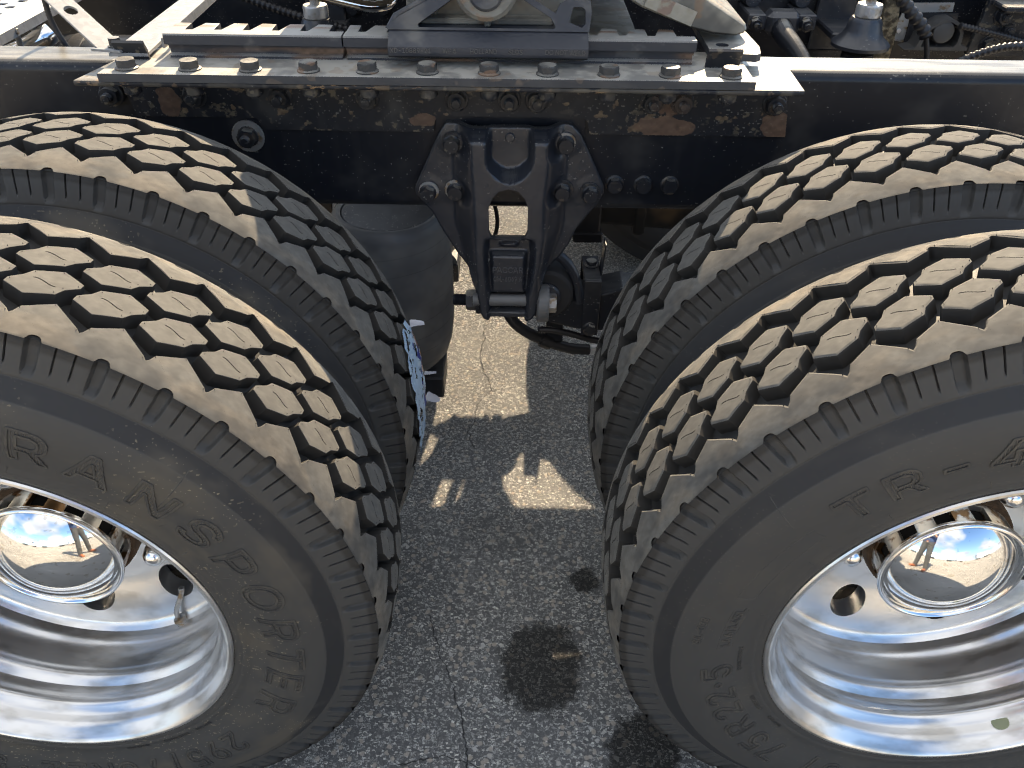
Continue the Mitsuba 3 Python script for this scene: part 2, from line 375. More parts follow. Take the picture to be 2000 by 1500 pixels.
def carcass(phase):
    """the tyre's casing with its shoulder slots and sipes, as one grid"""
    prof = [(-v, r) for v, r in SIDE[::-1]] + [(v, crown(v) - 0.0035) for v in (-.103, -.0995)] + [(v, crown(v) - GROOVE) for v in (-.099, -.085, -.06, -.03, 0, .03, .06, .085, .099)] + \
           [(v, crown(v) - 0.0035) for v in (.0995, .103)] + [(v, r) for v, r in SIDE]
    prof = np.array(prof)
    off = []
    for k in range(45):
        base = [-1.06, -.95, -.82, -.6, -.3, 0, .3, .6, .82, .95, 1.06]
        for s in (2.75, 5.05): base += [s - .16, s - .065, s + .065, s + .16]
        base += [1.9, 3.9, 6.2]
        off += [k * 8 + b for b in sorted(base)]
    th = np.array(off)
    loc = (th + 1.06) % 8 - 1.06
    V = np.zeros((len(th), len(prof), 3))
    v, r = prof[None, :, 0] + 0 * th[:, None], prof[None, :, 1] + 0 * th[:, None]
    av = np.abs(v); sg = np.sign(v)
    down = 0.492 - r                              # how far below the shoulder edge
    onside = (av >= .1068) & (r > .44)
    for side in (-1, 1):
        ph = loc if side < 0 else ((-th + 4.0 + 1.06) % 8 - 1.06)
        sel = onside & (sg == side)
        w = 1.0 - 0.25 * np.clip((down - .028) / .012, 0, 1)
        f = np.clip((w - np.abs(ph)[:, None]) / 0.28, 0, 1); f = f * f * (3 - 2 * f)
        g = np.clip((0.0395 - down) / 0.007, 0, 1)
        depth = 0.0078 * f * g
        for s in (2.75, 5.05):
            gs = ((down < .031)).astype(float)
            depth = np.maximum(depth, 0.0042 * (np.abs(ph - s)[:, None] < 0.1) * gs)
        depth = np.where(sel, depth, 0)
        v = v - side * depth * 0.95; r = r - depth * 0.25
    tt = th + phase
    pts = np.stack([r * np.sin(tt * DEG)[:, None], v, r * np.cos(tt * DEG)[:, None]], -1)
    n, m = pts.shape[:2]
    i = np.arange(n)[:, None]; k = np.arange(m - 1)[None]
    j = (i + 1) % n
    F = np.stack([i * m + k, i * m + k + 1, j * m + k + 1, j * m + k], -1).reshape(-1, 4)
    F = np.vstack([F[:, [0, 2, 1]], F[:, [0, 3, 2]]])
    t = trimesh.Trimesh(pts.reshape(-1, 3), F, process=False)
    return t
def to_tyre(mesh, phase=0.0):
    """(x = degrees along the tread, y = across, z = height over the crown) -> wheel space"""
    v = mesh.vertices
    mesh = mesh.copy(); mesh.vertices = tyre_point(v[:, 0] + phase, v[:, 1], crown(v[:, 1]) + v[:, 2]); return mesh
DM = 0.507 * DEG                                   # metres per degree of tread
def from_m(mesh):
    m = mesh.copy(); m.vertices = m.vertices * [1 / DM, 1, 1]; return m

BLOCK = np.array([(-3.88, -.0135), (-3.80, -.0058), (-2.48, .0040), (-1.85, .0142), (1.18, .0252)])
BLOCK = np.vstack([BLOCK, -BLOCK])
ROW_V = 0.0255
def make_block(bev, v0, seed):
    r = np.random.default_rng(seed)
    p = ccw(BLOCK * [DM, 1]) * 1.045 + r.normal(0, .0003, (10, 2))
    h = lambda q, z: np.column_stack([q, np.full(len(q), z)])
    body = loft([h(inset(p, -0.0012), -GROOVE - .002), h(p, -bev), h(inset(p, bev * .3), -bev * .35), h(inset(p, bev), 0.0)])
    s = smooth_path([(-.0125, .0030), (-.0065, .0026), (.0010, -.0002), (.0075, -.0030), (.0130, -.0034)], 12)
    sipe = cs(np.array(LineString(s).buffer(0.0006, cap_style='flat').exterior.coords)[:-1]).extrude(.006).translate([0, 0, -.0025])
    t = tm((man(body) - sipe).refine_to_length(0.014))
    nibs = []
    for i in (1, 2, 3, 5, 6, 8):
        q = inset(p, 0.0035)[i]
        nibs.append(trimesh.creation.cone(0.0006, 0.0022, sections=5, transform=trimesh.transformations.translation_matrix([q[0], q[1], -.0003])))
    t = from_m(trimesh.util.concatenate([t] + nibs))
    t.vertices[:, 1] += v0
    return to_tyre(t)
# zigzag of the shoulder rib, one pitch, degrees from the near row's block centre; slots at 2.75
ZIG_NEAR = [(-.95, -.0800), (-.45, -.0710), (-.20, -.0700), (2.8, -.0550), (6.30, -.0780), (6.75, -.0825)]
ZIG_FAR = [(-.95, -.0855), (-.45, -.0765), (-.20, -.0750), (2.8, -.0600), (6.30, -.0830), (6.75, -.0875)]
def rib_mesh(bev, zig):
    zz = np.array(zig) * [DM, 1]
    per = 8 * DM
    z3 = np.vstack([zz - [per, 0], zz, zz + [per, 0]])
    # inset towards the shoulder (-v): mitre on the open line
    e = np.diff(z3, axis=0); e /= np.linalg.norm(e, axis=1, keepdims=True)
    nn = np.stack([e[:, 1], -e[:, 0]], 1)
    b = nn[:-1] + nn[1:]; k = np.maximum(1 + (nn[:-1] * nn[1:]).sum(1, keepdims=True), .4)
    mit = b / k
    def line(d):
        q = z3.copy(); q[1:-1] += d * mit
        return q[len(zz):2 * len(zz) + 1]
    outer = [(-.95, -.107), (1.72, -.107), (1.85, -.1058), (2.05, -.1028), (2.35, -.1012), (2.75, -.1008), (3.15, -.1012), (3.45, -.1028), (3.65, -.1058), (3.78, -.107), (7.05, -.107)]
    outer = np.array(outer) * [DM, 1]
    h = lambda q, z: np.column_stack([q, np.full(len(q), z)])
    L = [h(line(-.0012), -GROOVE - .002), h(line(0), -bev), h(line(bev * .3), -bev * .35), h(line(bev), 0.0)]
    n = len(L[0]); V = np.vstack(L); F = []
    for a in range(3):
        for i in range(n - 1):
            p0, p1, p2, p3 = a * n + i, a * n + i + 1, (a + 1) * n + i + 1, (a + 1) * n + i
            F += [[p0, p2, p1], [p0, p3, p2]]
    walls = trimesh.Trimesh(V, np.array(F), process=False)
    top2 = np.vstack([line(bev), outer[::-1]])
    tf = earcut(top2)
    top = trimesh.Trimesh(h(top2, 0.0), tf, process=False)
    if top.face_normals[:, 2].mean() < 0: top.invert()
    v, f = trimesh.remesh.subdivide_to_size(top.vertices, top.faces, 0.016)
    top = trimesh.Trimesh(v, f, process=False)
    nibs = [trimesh.creation.cone(0.0006, 0.0024, sections=5, transform=trimesh.transformations.translation_matrix([q[0], q[1] - .003, -.0003])) for q in zz[[1, 3, 4]]]
    tile = trimesh.util.concatenate([walls, top] + nibs)
    tiles = [move(tile, x=k * per) for k in range(45)]
    return to_tyre(from_m(trimesh.util.concatenate(tiles)))
def flip_rib(m):
    """point symmetry of the pattern: the rib of the other shoulder"""
    q = m.copy(); v = q.vertices
    c, s = math.cos(1.8 * DEG), math.sin(1.8 * DEG)
    x, z = -v[:, 0], v[:, 2]                       # theta -> -theta
    q.vertices = np.column_stack([x * c + z * s, -v[:, 1], -x * s + z * c])
    return q
def turn(m, deg):
    """turn a wheel-space mesh by deg (clockwise as the camera sees it)"""
    return rotm(m, deg, [0, 1, 0])
def flat_foot(m):
    v = m.vertices.copy(); lim = -(AZ - .0005)
    low = v[:, 2] < lim
    v[low, 2] = lim + 0.02 * (v[low, 2] - lim); m.vertices = v; return m

def lettering(items):
    """items: (text, centre angle, radius of the letters' middle, height, outline only)"""
    out = []
    for text, ang, rmid, hgt, kind in items:
        g = text_polys(text, hgt, True)
        x0, y0, x1, y1 = g.bounds
        g = affinity.translate(g, -(x0 + x1) / 2, -(y0 + y1) / 2)
        if kind == 'outline':
            g = affinity.scale(g, 1.12, 1.0, origin=(0, 0))
            body = g.buffer(.0008)
            ringg = body.difference(g.buffer(-.0020))
            ms = [(ringg, .0016)]
            hatch = []
            inner = g.buffer(-.0020)
            if kind and ang < 0 or ang > 0:
                for k in np.arange(-.06, .06, .0035):
                    hatch.append(sbox(k, -.06, k + .0012, .06))
                hg = inner.intersection(union_all(hatch))
                ms.append((hg, .0007))
        else:
            ms = [(g, .0011)]
        for gg, hh in ms:
            if gg.is_empty: continue
            m = extrude(gg, hh)
            v, f = trimesh.remesh.subdivide_to_size(m.vertices, m.faces, 0.010)
            th = ang * DEG + v[:, 0] / rmid
            rr = rmid + v[:, 1]
            out.append(trimesh.Trimesh(np.stack([rr * np.sin(th), -side_v(rr) + .0003 - v[:, 2], rr * np.cos(th)], -1), f[:, ::-1], process=False))
    return trimesh.util.concatenate(out)
def arc_marks(items):
    """thin raised arcs and radial ticks on the sidewall: (r0, r1, a0, a1, width)"""
    out = []
    for r0, r1, a0, a1, w in items:
        n = max(2, int(abs(a1 - a0) / 1.5) + 2, int(abs(r1 - r0) / .006) + 2)
        a, r = np.linspace(a0, a1, n) * DEG, np.linspace(r0, r1, n)
        p = np.stack([r * np.sin(a), -side_v(r) + .0002, r * np.cos(a)], -1)
        out.append(tube(p, w, 6))
    return trimesh.util.concatenate(out)

def rim_outer():
    vis = [(.2975, .004), (.2978, .001), (.2960, -.0012), (.2925, -.0015), (.2890, .0005), (.2860, .0045), (.2830, .0095), (.2795, .0140), (.2765, .0180), (.2745, .0240), (.2725, .0320), (.2700, .0385), (.2655, .0430), (.2625, .0470), (.2615, .0520),
           (.2625, .0580), (.2660, .0640), (.2680, .0720), (.2675, .0800), (.2630, .0865), (.2590, .0910), (.2580, .0955), (.2600, .1010), (.2650, .1070), (.2670, .1160), (.2680, .1350), (.2670, .1500),
           (.2625, .1580), (.2595, .1630), (.2590, .1690), (.2580, .1780), (.2540, .1830), (.2505, .1870), (.2460, .1895), (.2390, .1915), (.2250, .1945), (.2100, .1985), (.1950, .2035), (.1780, .2100), (.1650, .2145), (.1550, .2165), (.1450, .2175), (.1050, .2180)]
    back = [(.1050, .2420), (.1900, .2400), (.2450, .2220), (.2700, .2000), (.2750, .2200), (.2850, .2550), (.2978, .2620), (.2978, .2560), (.2900, .2450), (.2860, .2300), (.2800, .1900), (.2790, .1000), (.2830, .0400), (.2880, .0200), (.2950, .0110)]
    poly = [(r, d) for r, d in vis + back]
    m = man(lathe(poly[::-1], 144, closed=True))
    if m.volume() < 0: m = man(lathe(poly, 144, closed=True))
    holes = []
    for k in range(8):
        holes.append(m3.Manifold.cylinder(.1, .0305, .0305, 48).translate([.1940, 0, .16]).rotate([0, 0, 45 * k]))
    return m, holes
def wheel_space(m):
    """lathe space (axis z = depth from the flange) -> wheel space (axis y)"""
    q = tm(m).copy(); v = q.vertices
    q.vertices = np.column_stack([v[:, 0], v[:, 2] - YOUT, -v[:, 1]]); return q

def hub_parts(phase):
    capr = 0.1035
    side = lathe([(.0935, .186), (.0935, .165), (.0975, .161), (.0985, .128), (.0935, .128), (.0935, .186)], 120)
    ringm = man(lathe([(.0900, .166), (.0985, .166), (.1000, .126), (.0900, .126)][::-1], 120, closed=True))
    if ringm.volume() < 0: ringm = man(lathe([(.0900, .166), (.0985, .166), (.1000, .126), (.0900, .126)], 120, closed=True))
    for k in range(12):
        c = m3.Manifold.cube([.03, .0250, .0280], True).translate([.100, 0, .1460]).rotate([0, 0, 30 * k + phase])
        ringm = ringm - c
    lip = lathe([(.0955, .1275), (.0960, .1215), (.0975, .1185), (.1000, .1168), (.1022, .1172), (.1042, .1195), (.1050, .1228), (.1040, .1258), (.1005, .1272), (.0900, .1278)], 120)
    a = np.linspace(0, 1, 26)
    Rd, hgt = .0960, .041
    rad = (Rd ** 2 + hgt ** 2) / (2 * hgt); al = math.asin(Rd / rad)
    dome = lathe([(rad * math.sin(al * t), .1265 - (rad * math.cos(al * t) - (rad - hgt))) for t in a], 120)
    inner = lathe([(.0895, .1660), (.0895, .1260), (.0890, .1260), (.0890, .1660)], 60)
    rust = lathe([(.0885, .1665), (.1020, .1665), (.1045, .1690), (.1060, .1800), (.1060, .2180), (.0885, .2190)], 96)
    return ringm, lip, dome, inner, rust
def nut_cover():
    return lathe([(.0225, .219), (.0225, .2100), (.0200, .2000), (.0180, .1850), (.0172, .1480), (.0155, .1400), (.0115, .1345), (.0060, .1315), (0, .1310)][::-1], 24)

RIB = {}
BLK = {}
for bev in (0.0008, 0.0034):
    RIB[bev] = (rib_mesh(bev, ZIG_NEAR), flip_rib(rib_mesh(bev, ZIG_FAR)))
    BLK[bev] = [(make_block(bev, -ROW_V - .002, 10 + i), make_block(bev, ROW_V - .002, 20 + i)) for i in range(3)]
BLKPLY = {b: [[mikit.ply(m, 'rubber', smooth=25) for m in pair] for pair in BLK[b]] for b in BLK}
rim_m, rim_holes = rim_outer()
rim_solid = rim_m
for h_ in rim_holes: rim_solid = rim_solid - h_

def make_wheel(label, x, yc, phase, bev, outer, spin, letters=None, marks=None, blocks=True, group=None, hole_phase=0.0, nuts=()):
    w = thing('truck_wheel', label, 'wheel', group)
    at = T().translate([x, yc, AZ])
    tyre = w + '__tyre'
    def put(name, mesh, m, parent, smooth=30, label=None):
        key = uniq(parent + '__' + name)
        scene[key] = mikit.ply(mesh, m, smooth=smooth, to_world=at)
        if label: labels[key] = {'label': label}
        return key
    scene[uniq(tyre)] = mikit.ply(flat_foot(carcass(phase + 2.75)), 'rubber', smooth=38, to_world=at)
    rib = RIB[bev]
    put('shoulder_rib', flat_foot(turn(rib[0], phase)), 'rubber', tyre, 25)
    put('shoulder_rib', flat_foot(turn(rib[1], phase - 2.95)), 'rubber', tyre, 25)
    if blocks:
        for k in range(45):
            for row in (0, 1):
                a = phase + 8 * k - (0 if row == 0 else 1.15)
                key = uniq(tyre + '__tread_block')
                scene[key] = {**BLKPLY[bev][rng.integers(3)][row], 'to_world': at @ T().rotate([0, 1, 0], a)}
    if letters: put('raised_lettering', lettering(letters), 'letter', tyre, 20)
    if marks: labels[put('raised_mark', arc_marks(marks), 'letter', tyre, 30)] = {'kind': 'stuff'}
    if outer:
        sp = T().translate([x, yc, AZ]) @ T().rotate([0, 1, 0], spin)
        scene[uniq(w + '__rim')] = mikit.ply(wheel_space(rim_solid), 'polished_aluminium', smooth=30, to_world=sp)
        ringm, lip, dome, inner, rust = hub_parts(hole_phase)
        def sub(name, m, mt, parent=w, smooth=30):
            key = uniq(parent + '__' + name); scene[key] = mikit.ply(wheel_space(m), mt, smooth=smooth, to_world=at); return key
        hc = sub('hub_cap', dome, 'chrome', smooth=True)
        sub('lip', lip, 'chrome', hc, 40); sub('slotted_ring', ringm, 'worn_chrome', hc, 30); sub('inner_sleeve', inner, 'black_hole', hc)
        sub('hub_flange', rust, 'rust')
        nut = mikit.ply(wheel_space(move(nut_cover(), x=.1410)), 'chrome', smooth=35)
        for a_ in nuts:
            scene[uniq(w + '__lug_nut_cover')] = {**nut, 'to_world': at @ T().rotate([0, 1, 0], a_ - 90)}
        scene[uniq(w + '__brake_drum')] = mikit.ply(wheel_space(lathe([(0, .243), (.2, .243), (.205, .25), (.205, .40), (0, .40)], 48)), 'black_hole', smooth=30, to_world=at)
    else:
        simple = lathe([(.298, .0), (.292, -.001), (.270, .02), (.265, .15), (.26, .20), (.27, .25), (.298, .264)], 72)
        scene[uniq(w + '__rim')] = mikit.ply(wheel_space(simple), 'polished_aluminium', smooth=30, to_world=at)
    return w

tr = [('T', 14.2, .370, .050, 'outline'), ('R', 24.0, .370, .050, 'outline'), ('A', 34.2, .370, .050, 'outline'), ('N', 45.5, .370, .050, 'outline'), ('S', 56.0, .370, .050, 'outline'), ('P', 65.8, .370, .050, 'outline'),
      ('O', 76.3, .370, .050, 'outline'), ('R', 86.9, .370, .050, 'outline'), ('T', 96.4, .370, .050, 'outline'), ('E', 105.2, .370, .050, 'outline'), ('R', 115.3, .370, .050, 'outline')]
sz = lambda a0, step: [(c, a0 + i * step, .370, .040, 'outline') for i, c in enumerate('295/75R22.5')]
left_letters = tr + sz(136.5, 6.6) + [('LOAD RANGE', 150, .318, .006, 'solid'), ('DOT 008', 139, .318, .006, 'solid'), ('TUBELESS', 163, .318, .006, 'solid')]
left_marks = [(.352, .432, 34.6 + 12.5, 33.8 + 12.5, .0007)] + [(.310, .322, a, a, .0008) for a in (20, 40, 60, 80, 100, 120, 142, 160)] + [(.331, .345, a, a, .0006) for a in (29, 51, 70, 92)] + [(.392, .404, a, a, .0006) for a in (50, 62, 84, 110)]
right_letters = [('T', -43.2, .370, .046, 'outline'), ('R', -34.4, .370, .046, 'outline'), ('-', -26.2, .370, .046, 'outline'), ('4', -17.6, .370, .046, 'outline')] + \
    [(c, a, .362, .040, 'outline') for c, a in zip('295/75R22.5', (-172, -165, -158, -151, -138.5, -132.0, -123.8, -116.4, -110.0, -105.0, -100.0))] + [('146/143L', -84.0, .355, .013, 'solid'), ('S/L-008', -85.0, .396, .010, 'solid'), ('DOT 008', -129, .318, .006, 'solid'), ('TUBELESS', -118, .322, .006, 'solid'), ('REGROOVABLE', -97, .330, .0055, 'solid')]
right_marks = [(.394, .438, -53.7, -52.5, .0007)] + [(.310, .322, a, a, .0008) for a in (-140, -120, -100, -80, -60, -40, -20)] + \
    [(.374, .374, -74, -52, .0006), (.346, .346, -74, -52, .0006), (.346, .374, -74, -74, .0006), (.346, .374, -52, -52, .0006),
     (.366, .366, -91, -77.5, .0006), (.344, .344, -91, -77.5, .0006), (.344, .366, -91, -91, .0006), (.344, .366, -77.5, -77.5, .0006)]
wl = make_wheel('left outer wheel with chrome hub cap, raised letters reading TRANSPORTER on its tyre', XL, YOUT, 2.95, 0.0008, True, 52.0, left_letters, left_marks, hole_phase=4.0, nuts=(98, 72, 30, -10))
wr = make_wheel('right outer wheel with chrome hub cap, plainer tyre sidewall reading TR-4 and 22.5', XR, YOUT, 6.6, 0.0034, True, 24.0, right_letters, right_marks, hole_phase=9.0, nuts=(-88, -52, 20))
make_wheel('left inner wheel, hexagon tread half shaded, blue and white sticker torn along its tread', XL, YIN, 2.95, 0.0008, False, 0)
make_wheel('right inner wheel, rounded hexagon tread blocks in sun beside the bare right frame rail', XR, YIN, 0.3, 0.0034, False, 0)

# ------------------------------------------------------------------ chassis materials
mat('angle_paint', black_paint(0.55, 3.0, rust=0.8), rough=0.45, spec=0.4)
mat('casting_paint', lambda p, n, uv: black_paint(0.40, 7.0, updust=0.18)(p, n, uv) + mi.Color3f(0.006, 0.007, 0.0095), rough=0.38, spec=0.8, bump=lambda p, n, uv: 0.00035 * fbm(mi.Float(p.x) * 160, mi.Float(p.y) * 160, mi.Float(p.z) * 160, 2), bscale=1.0)
mat('black_bolt', black_paint(0.45, 1.0, rust=0.25), rough=0.4, spec=0.5)
def dusty_steel(p, n, uv):
    x, y, z = P(p)
    up = smoothstep(0.5, 0.95, mi.Float(n.z))
    g = fbm(x * 26, y * 26, z * 26, 4)
    col = mix((0.035, 0.037, 0.042), (0.30, 0.283, 0.245), dr.clip(0.07 * smoothstep(0.3, 0.7, g) + up * (0.50 + 0.7 * smoothstep(0.35, 0.65, g)), 0, 1))
    r = smoothstep(0.62, 0.68, fbm(x * 31 + 5, y * 31, z * 31, 3))
    return mix(col, mix((0.12, 0.085, 0.055), (0.28, 0.20, 0.13), noise(x * 200, y * 200, z * 200)), r * 0.35)
mat('dusty_steel', dusty_steel, rough=0.55, spec=0.5)
def bolt_steel(p, n, uv):
    x, y, z = P(p)
    g = fbm(x * 55, y * 55, z * 55, 3)
    up = smoothstep(0.6, 0.95, mi.Float(n.z))
    col = mix((0.030, 0.030, 0.031), (0.19, 0.18, 0.155), dr.clip(0.15 * g + up * (0.25 + 0.6 * smoothstep(0.35, 0.7, g)), 0, 1))
    return mix(col, (0.17, 0.10, 0.06), smoothstep(0.60, 0.66, fbm(x * 23 + 3, y * 40, z * 60, 3)) * 0.7)
mat('bolt_steel', bolt_steel, rough=0.5, spec=0.5)
def rack_col(p, n, uv):
    x, y, z = P(p)
    g = fbm(x * 30, y * 30, z * 30, 4)
    up = smoothstep(0.5, 0.95, mi.Float(n.z))
    col = mix((0.030, 0.033, 0.041), (0.30, 0.29, 0.265), dr.clip(up * (0.5 + 0.6 * g) + smoothstep(0.6, 0.75, g) * 0.2, 0, 1))
    tip = smoothstep(0.758, 0.772, y) * up * smoothstep(0.35, 0.6, fbm(x * 18, y * 60, 3.0, 3))
    col = mix(col, (0.17, 0.105, 0.065), tip * 0.9)
    low = smoothstep(1.036, 1.030, z) * smoothstep(0.45, 0.6, fbm(x * 9 + 2, y * 9, z * 25, 3))
    return mix(col, mix((0.12, 0.07, 0.04), (0.26, 0.16, 0.10), noise(x * 170, y * 170, z * 170)), low * 0.85)
mat('rack_steel', rack_col, rough=0.5, spec=0.5)
def saddle_col(p, n, uv):
    x, y, z = P(p)
    g = fbm(x * 24 + 8, y * 24, z * 24, 4)
    deep = smoothstep(0.735, 0.76, y) * smoothstep(1.07, 1.08, z)
    col = mix((0.030, 0.033, 0.042), (0.12, 0.115, 0.105), dr.clip(smoothstep(0.45, 0.75, g) * 0.7 + deep * 0.5, 0, 1))
    return mix(col, (0.012, 0.012, 0.013), smoothstep(1.036, 1.032, z) * 0.8)  # undercut bottom darkened in the colour
mat('saddle_paint', saddle_col, rough=0.48, spec=0.5, bump=lambda p, n, uv: 0.0006 * fbm(mi.Float(p.x) * 200, mi.Float(p.y) * 200, mi.Float(p.z) * 200, 2))
def cast_grey(p, n, uv):
    x, y, z = P(p)
    g = fbm(x * 20, y * 20, z * 20, 4)
    col = mix((0.085, 0.083, 0.075), (0.21, 0.20, 0.17), smoothstep(0.3, 0.7, g))
    return mix(col, (0.19, 0.12, 0.07), smoothstep(0.62, 0.72, fbm(x * 34, y * 34, z * 34 + 9, 3)) * 0.6)
mat('cast_grey', cast_grey, rough=0.6, spec=0.4, bump=lambda p, n, uv: 0.0006 * fbm(mi.Float(p.x) * 260, mi.Float(p.y) * 260, mi.Float(p.z) * 260, 2))
def galv(p, n, uv):
    x, y, z = P(p)
    d1, d2, c = voronoi(x * 130 + 40 * z, y * 130 + 30 * z)
    return mix((0.19, 0.195, 0.20), (0.29, 0.295, 0.30), 0.55 * c + 0.45 * fbm(x * 40, y * 40, z * 40, 3))
mat('galvanised', galv, rough=0.5, metal=0.3, spec=0.5)
mat('deck_aluminium', lambda p, n, uv: mix((0.72, 0.72, 0.71), (0.60, 0.59, 0.56), fbm(mi.Float(p.x) * 30, mi.Float(p.y) * 30, 1.0, 3)), rough=0.38, metal=0.5)
def bare_steel(p, n, uv):
    x, y, z = P(p)
    g = fbm(x * 60, y * 60, z * 60, 4)
    return mix((0.34, 0.34, 0.33), (0.24, 0.17, 0.10), smoothstep(0.55, 0.7, g))
mat('bare_steel', bare_steel, rough=0.42, metal=0.6)
mat('zinc', lambda p, n, uv: mix((0.56, 0.57, 0.58), (0.40, 0.38, 0.33), smoothstep(0.5, 0.75, fbm(mi.Float(p.x) * 70, mi.Float(p.y) * 70, mi.Float(p.z) * 70, 3))), rough=0.38, metal=0.7)
def bag_col(p, n, uv):
    x, y, z = P(p)
    g = fbm(x * 14, y * 14, z * 14, 4)
    q = z * 24 - 2.2 * x + 0.12 * noise(x * 14, y * 14, z * 14)
    line = smoothstep(0.05, 0.0, dr.abs(q - dr.floor(q + 0.5))) * smoothstep(0.30, 0.5, noise(x * 9, y * 9, dr.floor(q + 0.5) * 3.7))
    col = mix((0.082, 0.083, 0.085), (0.135, 0.133, 0.126), smoothstep(0.35, 0.7, g))
    return mix(col, (0.04, 0.04, 0.04), line * 0.4)
mat('bag_rubber', bag_col, rough=0.5, spec=0.4)
mat('hose_plastic', None, (0.016, 0.016, 0.018), rough=0.42, spec=0.5)
mat('alarm_plastic', lambda p, n, uv: mix((0.035, 0.035, 0.036), (0.075, 0.073, 0.068), fbm(mi.Float(p.x) * 25, mi.Float(p.y) * 25, mi.Float(p.z) * 25, 3)), rough=0.55, spec=0.4)
def undercoat(p, n, uv):
    x, y, z = P(p)
    g = fbm(x * 90, y * 90, z * 90, 3)
    return mix((0.06, 0.05, 0.036), (0.26, 0.215, 0.14), smoothstep(0.35, 0.7, g))
mat('crusty_undercoat', undercoat, rough=0.9, spec=0.1, bump=lambda p, n, uv: 0.004 * fbm(mi.Float(p.x) * 140, mi.Float(p.y) * 140, mi.Float(p.z) * 140, 2))
mat('axle_rust', lambda p, n, uv: mix((0.018, 0.017, 0.016), (0.13, 0.085, 0.045), smoothstep(0.42, 0.7, fbm(mi.Float(p.x) * 9, mi.Float(p.y) * 9, mi.Float(p.z) * 9, 4))), rough=0.7, spec=0.3)

# ------------------------------------------------------------------ generic hardware
def U(*ms):
    """union into one solid"""
    out = None
    for m in ms:
        q = m if hasattr(m, 'to_mesh') else man(tm(m))
        if q.volume() < 0: t = tm(m).copy(); t.invert(); q = man(t)
        out = q if out is None else out + q
    return tm(out)
def bolt_head(rflange=.0175, rhex=.0150, h=.0135, rot=0.2):
    return U(lathe([(0, 0), (rflange, 0), (rflange, .0022), (rflange - .003, .0040), (0, .0042)][::-1], 28), move(hexa(rhex, h - .003, rot=rot), z=.003))
def nut_stud(rw=.0205, rhex=.0172, h=.014, rs=.0088, out=.030, rot=0.3):
    th = [(0, 0)]
    z = 0.0
    st = [(rs, 0)]
    while z < out - .003:
        st += [(rs, z + .0008), (rs * .86, z + .0016)]; z += .0022
    st += [(rs * .82, out), (0, out + .0006)]
    return U(lathe([(0, -.002), (rw, -.002), (rw, .0025), (rw - .001, .0032), (0, .0034)][::-1], 28), move(hexa(rhex, h, rot=rot), z=.003), lathe([(0, -.001)] + st, 16))
def place(m, p, d): return align(m, p, d)
def prof_x(poly, x0, x1, bevel=0):
    """prism along x over a (y, z) outline"""
    m = slab(poly, x0, x1); v = m.vertices
    m.vertices = np.column_stack([v[:, 2], v[:, 0], v[:, 1]]); return m
def rounded(pts, r):
    g = Polygon(pts).buffer(-r, join_style='mitre').buffer(r, quad_segs=5)
    g = g.buffer(r * .6, quad_segs=5).buffer(-r * .6, quad_segs=5)
    return np.array(g.exterior.coords)[:-1]

# ------------------------------------------------------------------ frame rails
def channel(t=.008, fl=.0857, rb=.018):
    o = []
    a = np.linspace(0, math.pi / 2, 6)
    y0, zb, zt = RAIL_Y, RAIL_B, RAIL_T
    out = [(y0 + fl, zb)] + [(y0 + rb - rb * math.sin(t_), zb + rb - rb * math.cos(t_)) for t_ in a] + [(y0 + rb - rb * math.cos(t_), zt - rb + rb * math.sin(t_)) for t_ in a] + [(y0 + fl, zt)]
    ri = rb - t
    inn = [(y0 + fl, zt - t)] + [(y0 + rb - ri * math.cos(t_), zt - rb + ri * math.sin(t_)) for t_ in a[::-1]] + [(y0 + rb - ri * math.sin(t_), zb + rb - ri * math.cos(t_)) for t_ in a[::-1]] + [(y0 + fl, zb + t)]
    return np.array(out + inn)
mirror = lambda pts: np.column_stack([2 * MID - np.asarray(pts)[:, 0], np.asarray(pts)[:, 1]])
rail = thing('frame_rail', 'near black chassis rail whose top flange is sunlit, above all the wheels', 'frame rail')
scene[rail] = mikit.ply(prof_x(channel(), -3.2, 3.2), 'frame_paint', smooth=40)
rail2 = thing('frame_rail', 'far black chassis rail in deep shade behind the fifth wheel gear', 'frame rail')
scene[rail2] = mikit.ply(prof_x(mirror(channel()), -3.2, 3.2), 'frame_paint', smooth=40)
# three bolts to the right of the hanger, one big washer and stud on the left
for x in (.182, .235, .284):
    part('bolt', place(bolt_head(.0175, .0150, .015, rot=x * 9), (x, RAIL_Y, .7865), (0, -1, 0)), 'black_bolt', rail, 25)
wk = part('washer', place(ring(.013, .0290, 0, .004, n=40), (-.484, RAIL_Y - .0005, .869), (0, -1, 0)), 'bare_steel', rail, 30)
part('stud', place(nut_stud(.019, .0175, .016, .009, .034), (-.484, RAIL_Y - .002, .869), (0, -1, 0)), 'black_bolt', rail, 25)
for x in (-.335, -.255):                          # bolts on the far rail's web
    part('bolt', place(bolt_head(.019, .016, .02, rot=x * 7), (x - .1, 2 * MID - RAIL_Y - .0085, .885), (0, -1, 0)), 'black_bolt', rail2, 25)

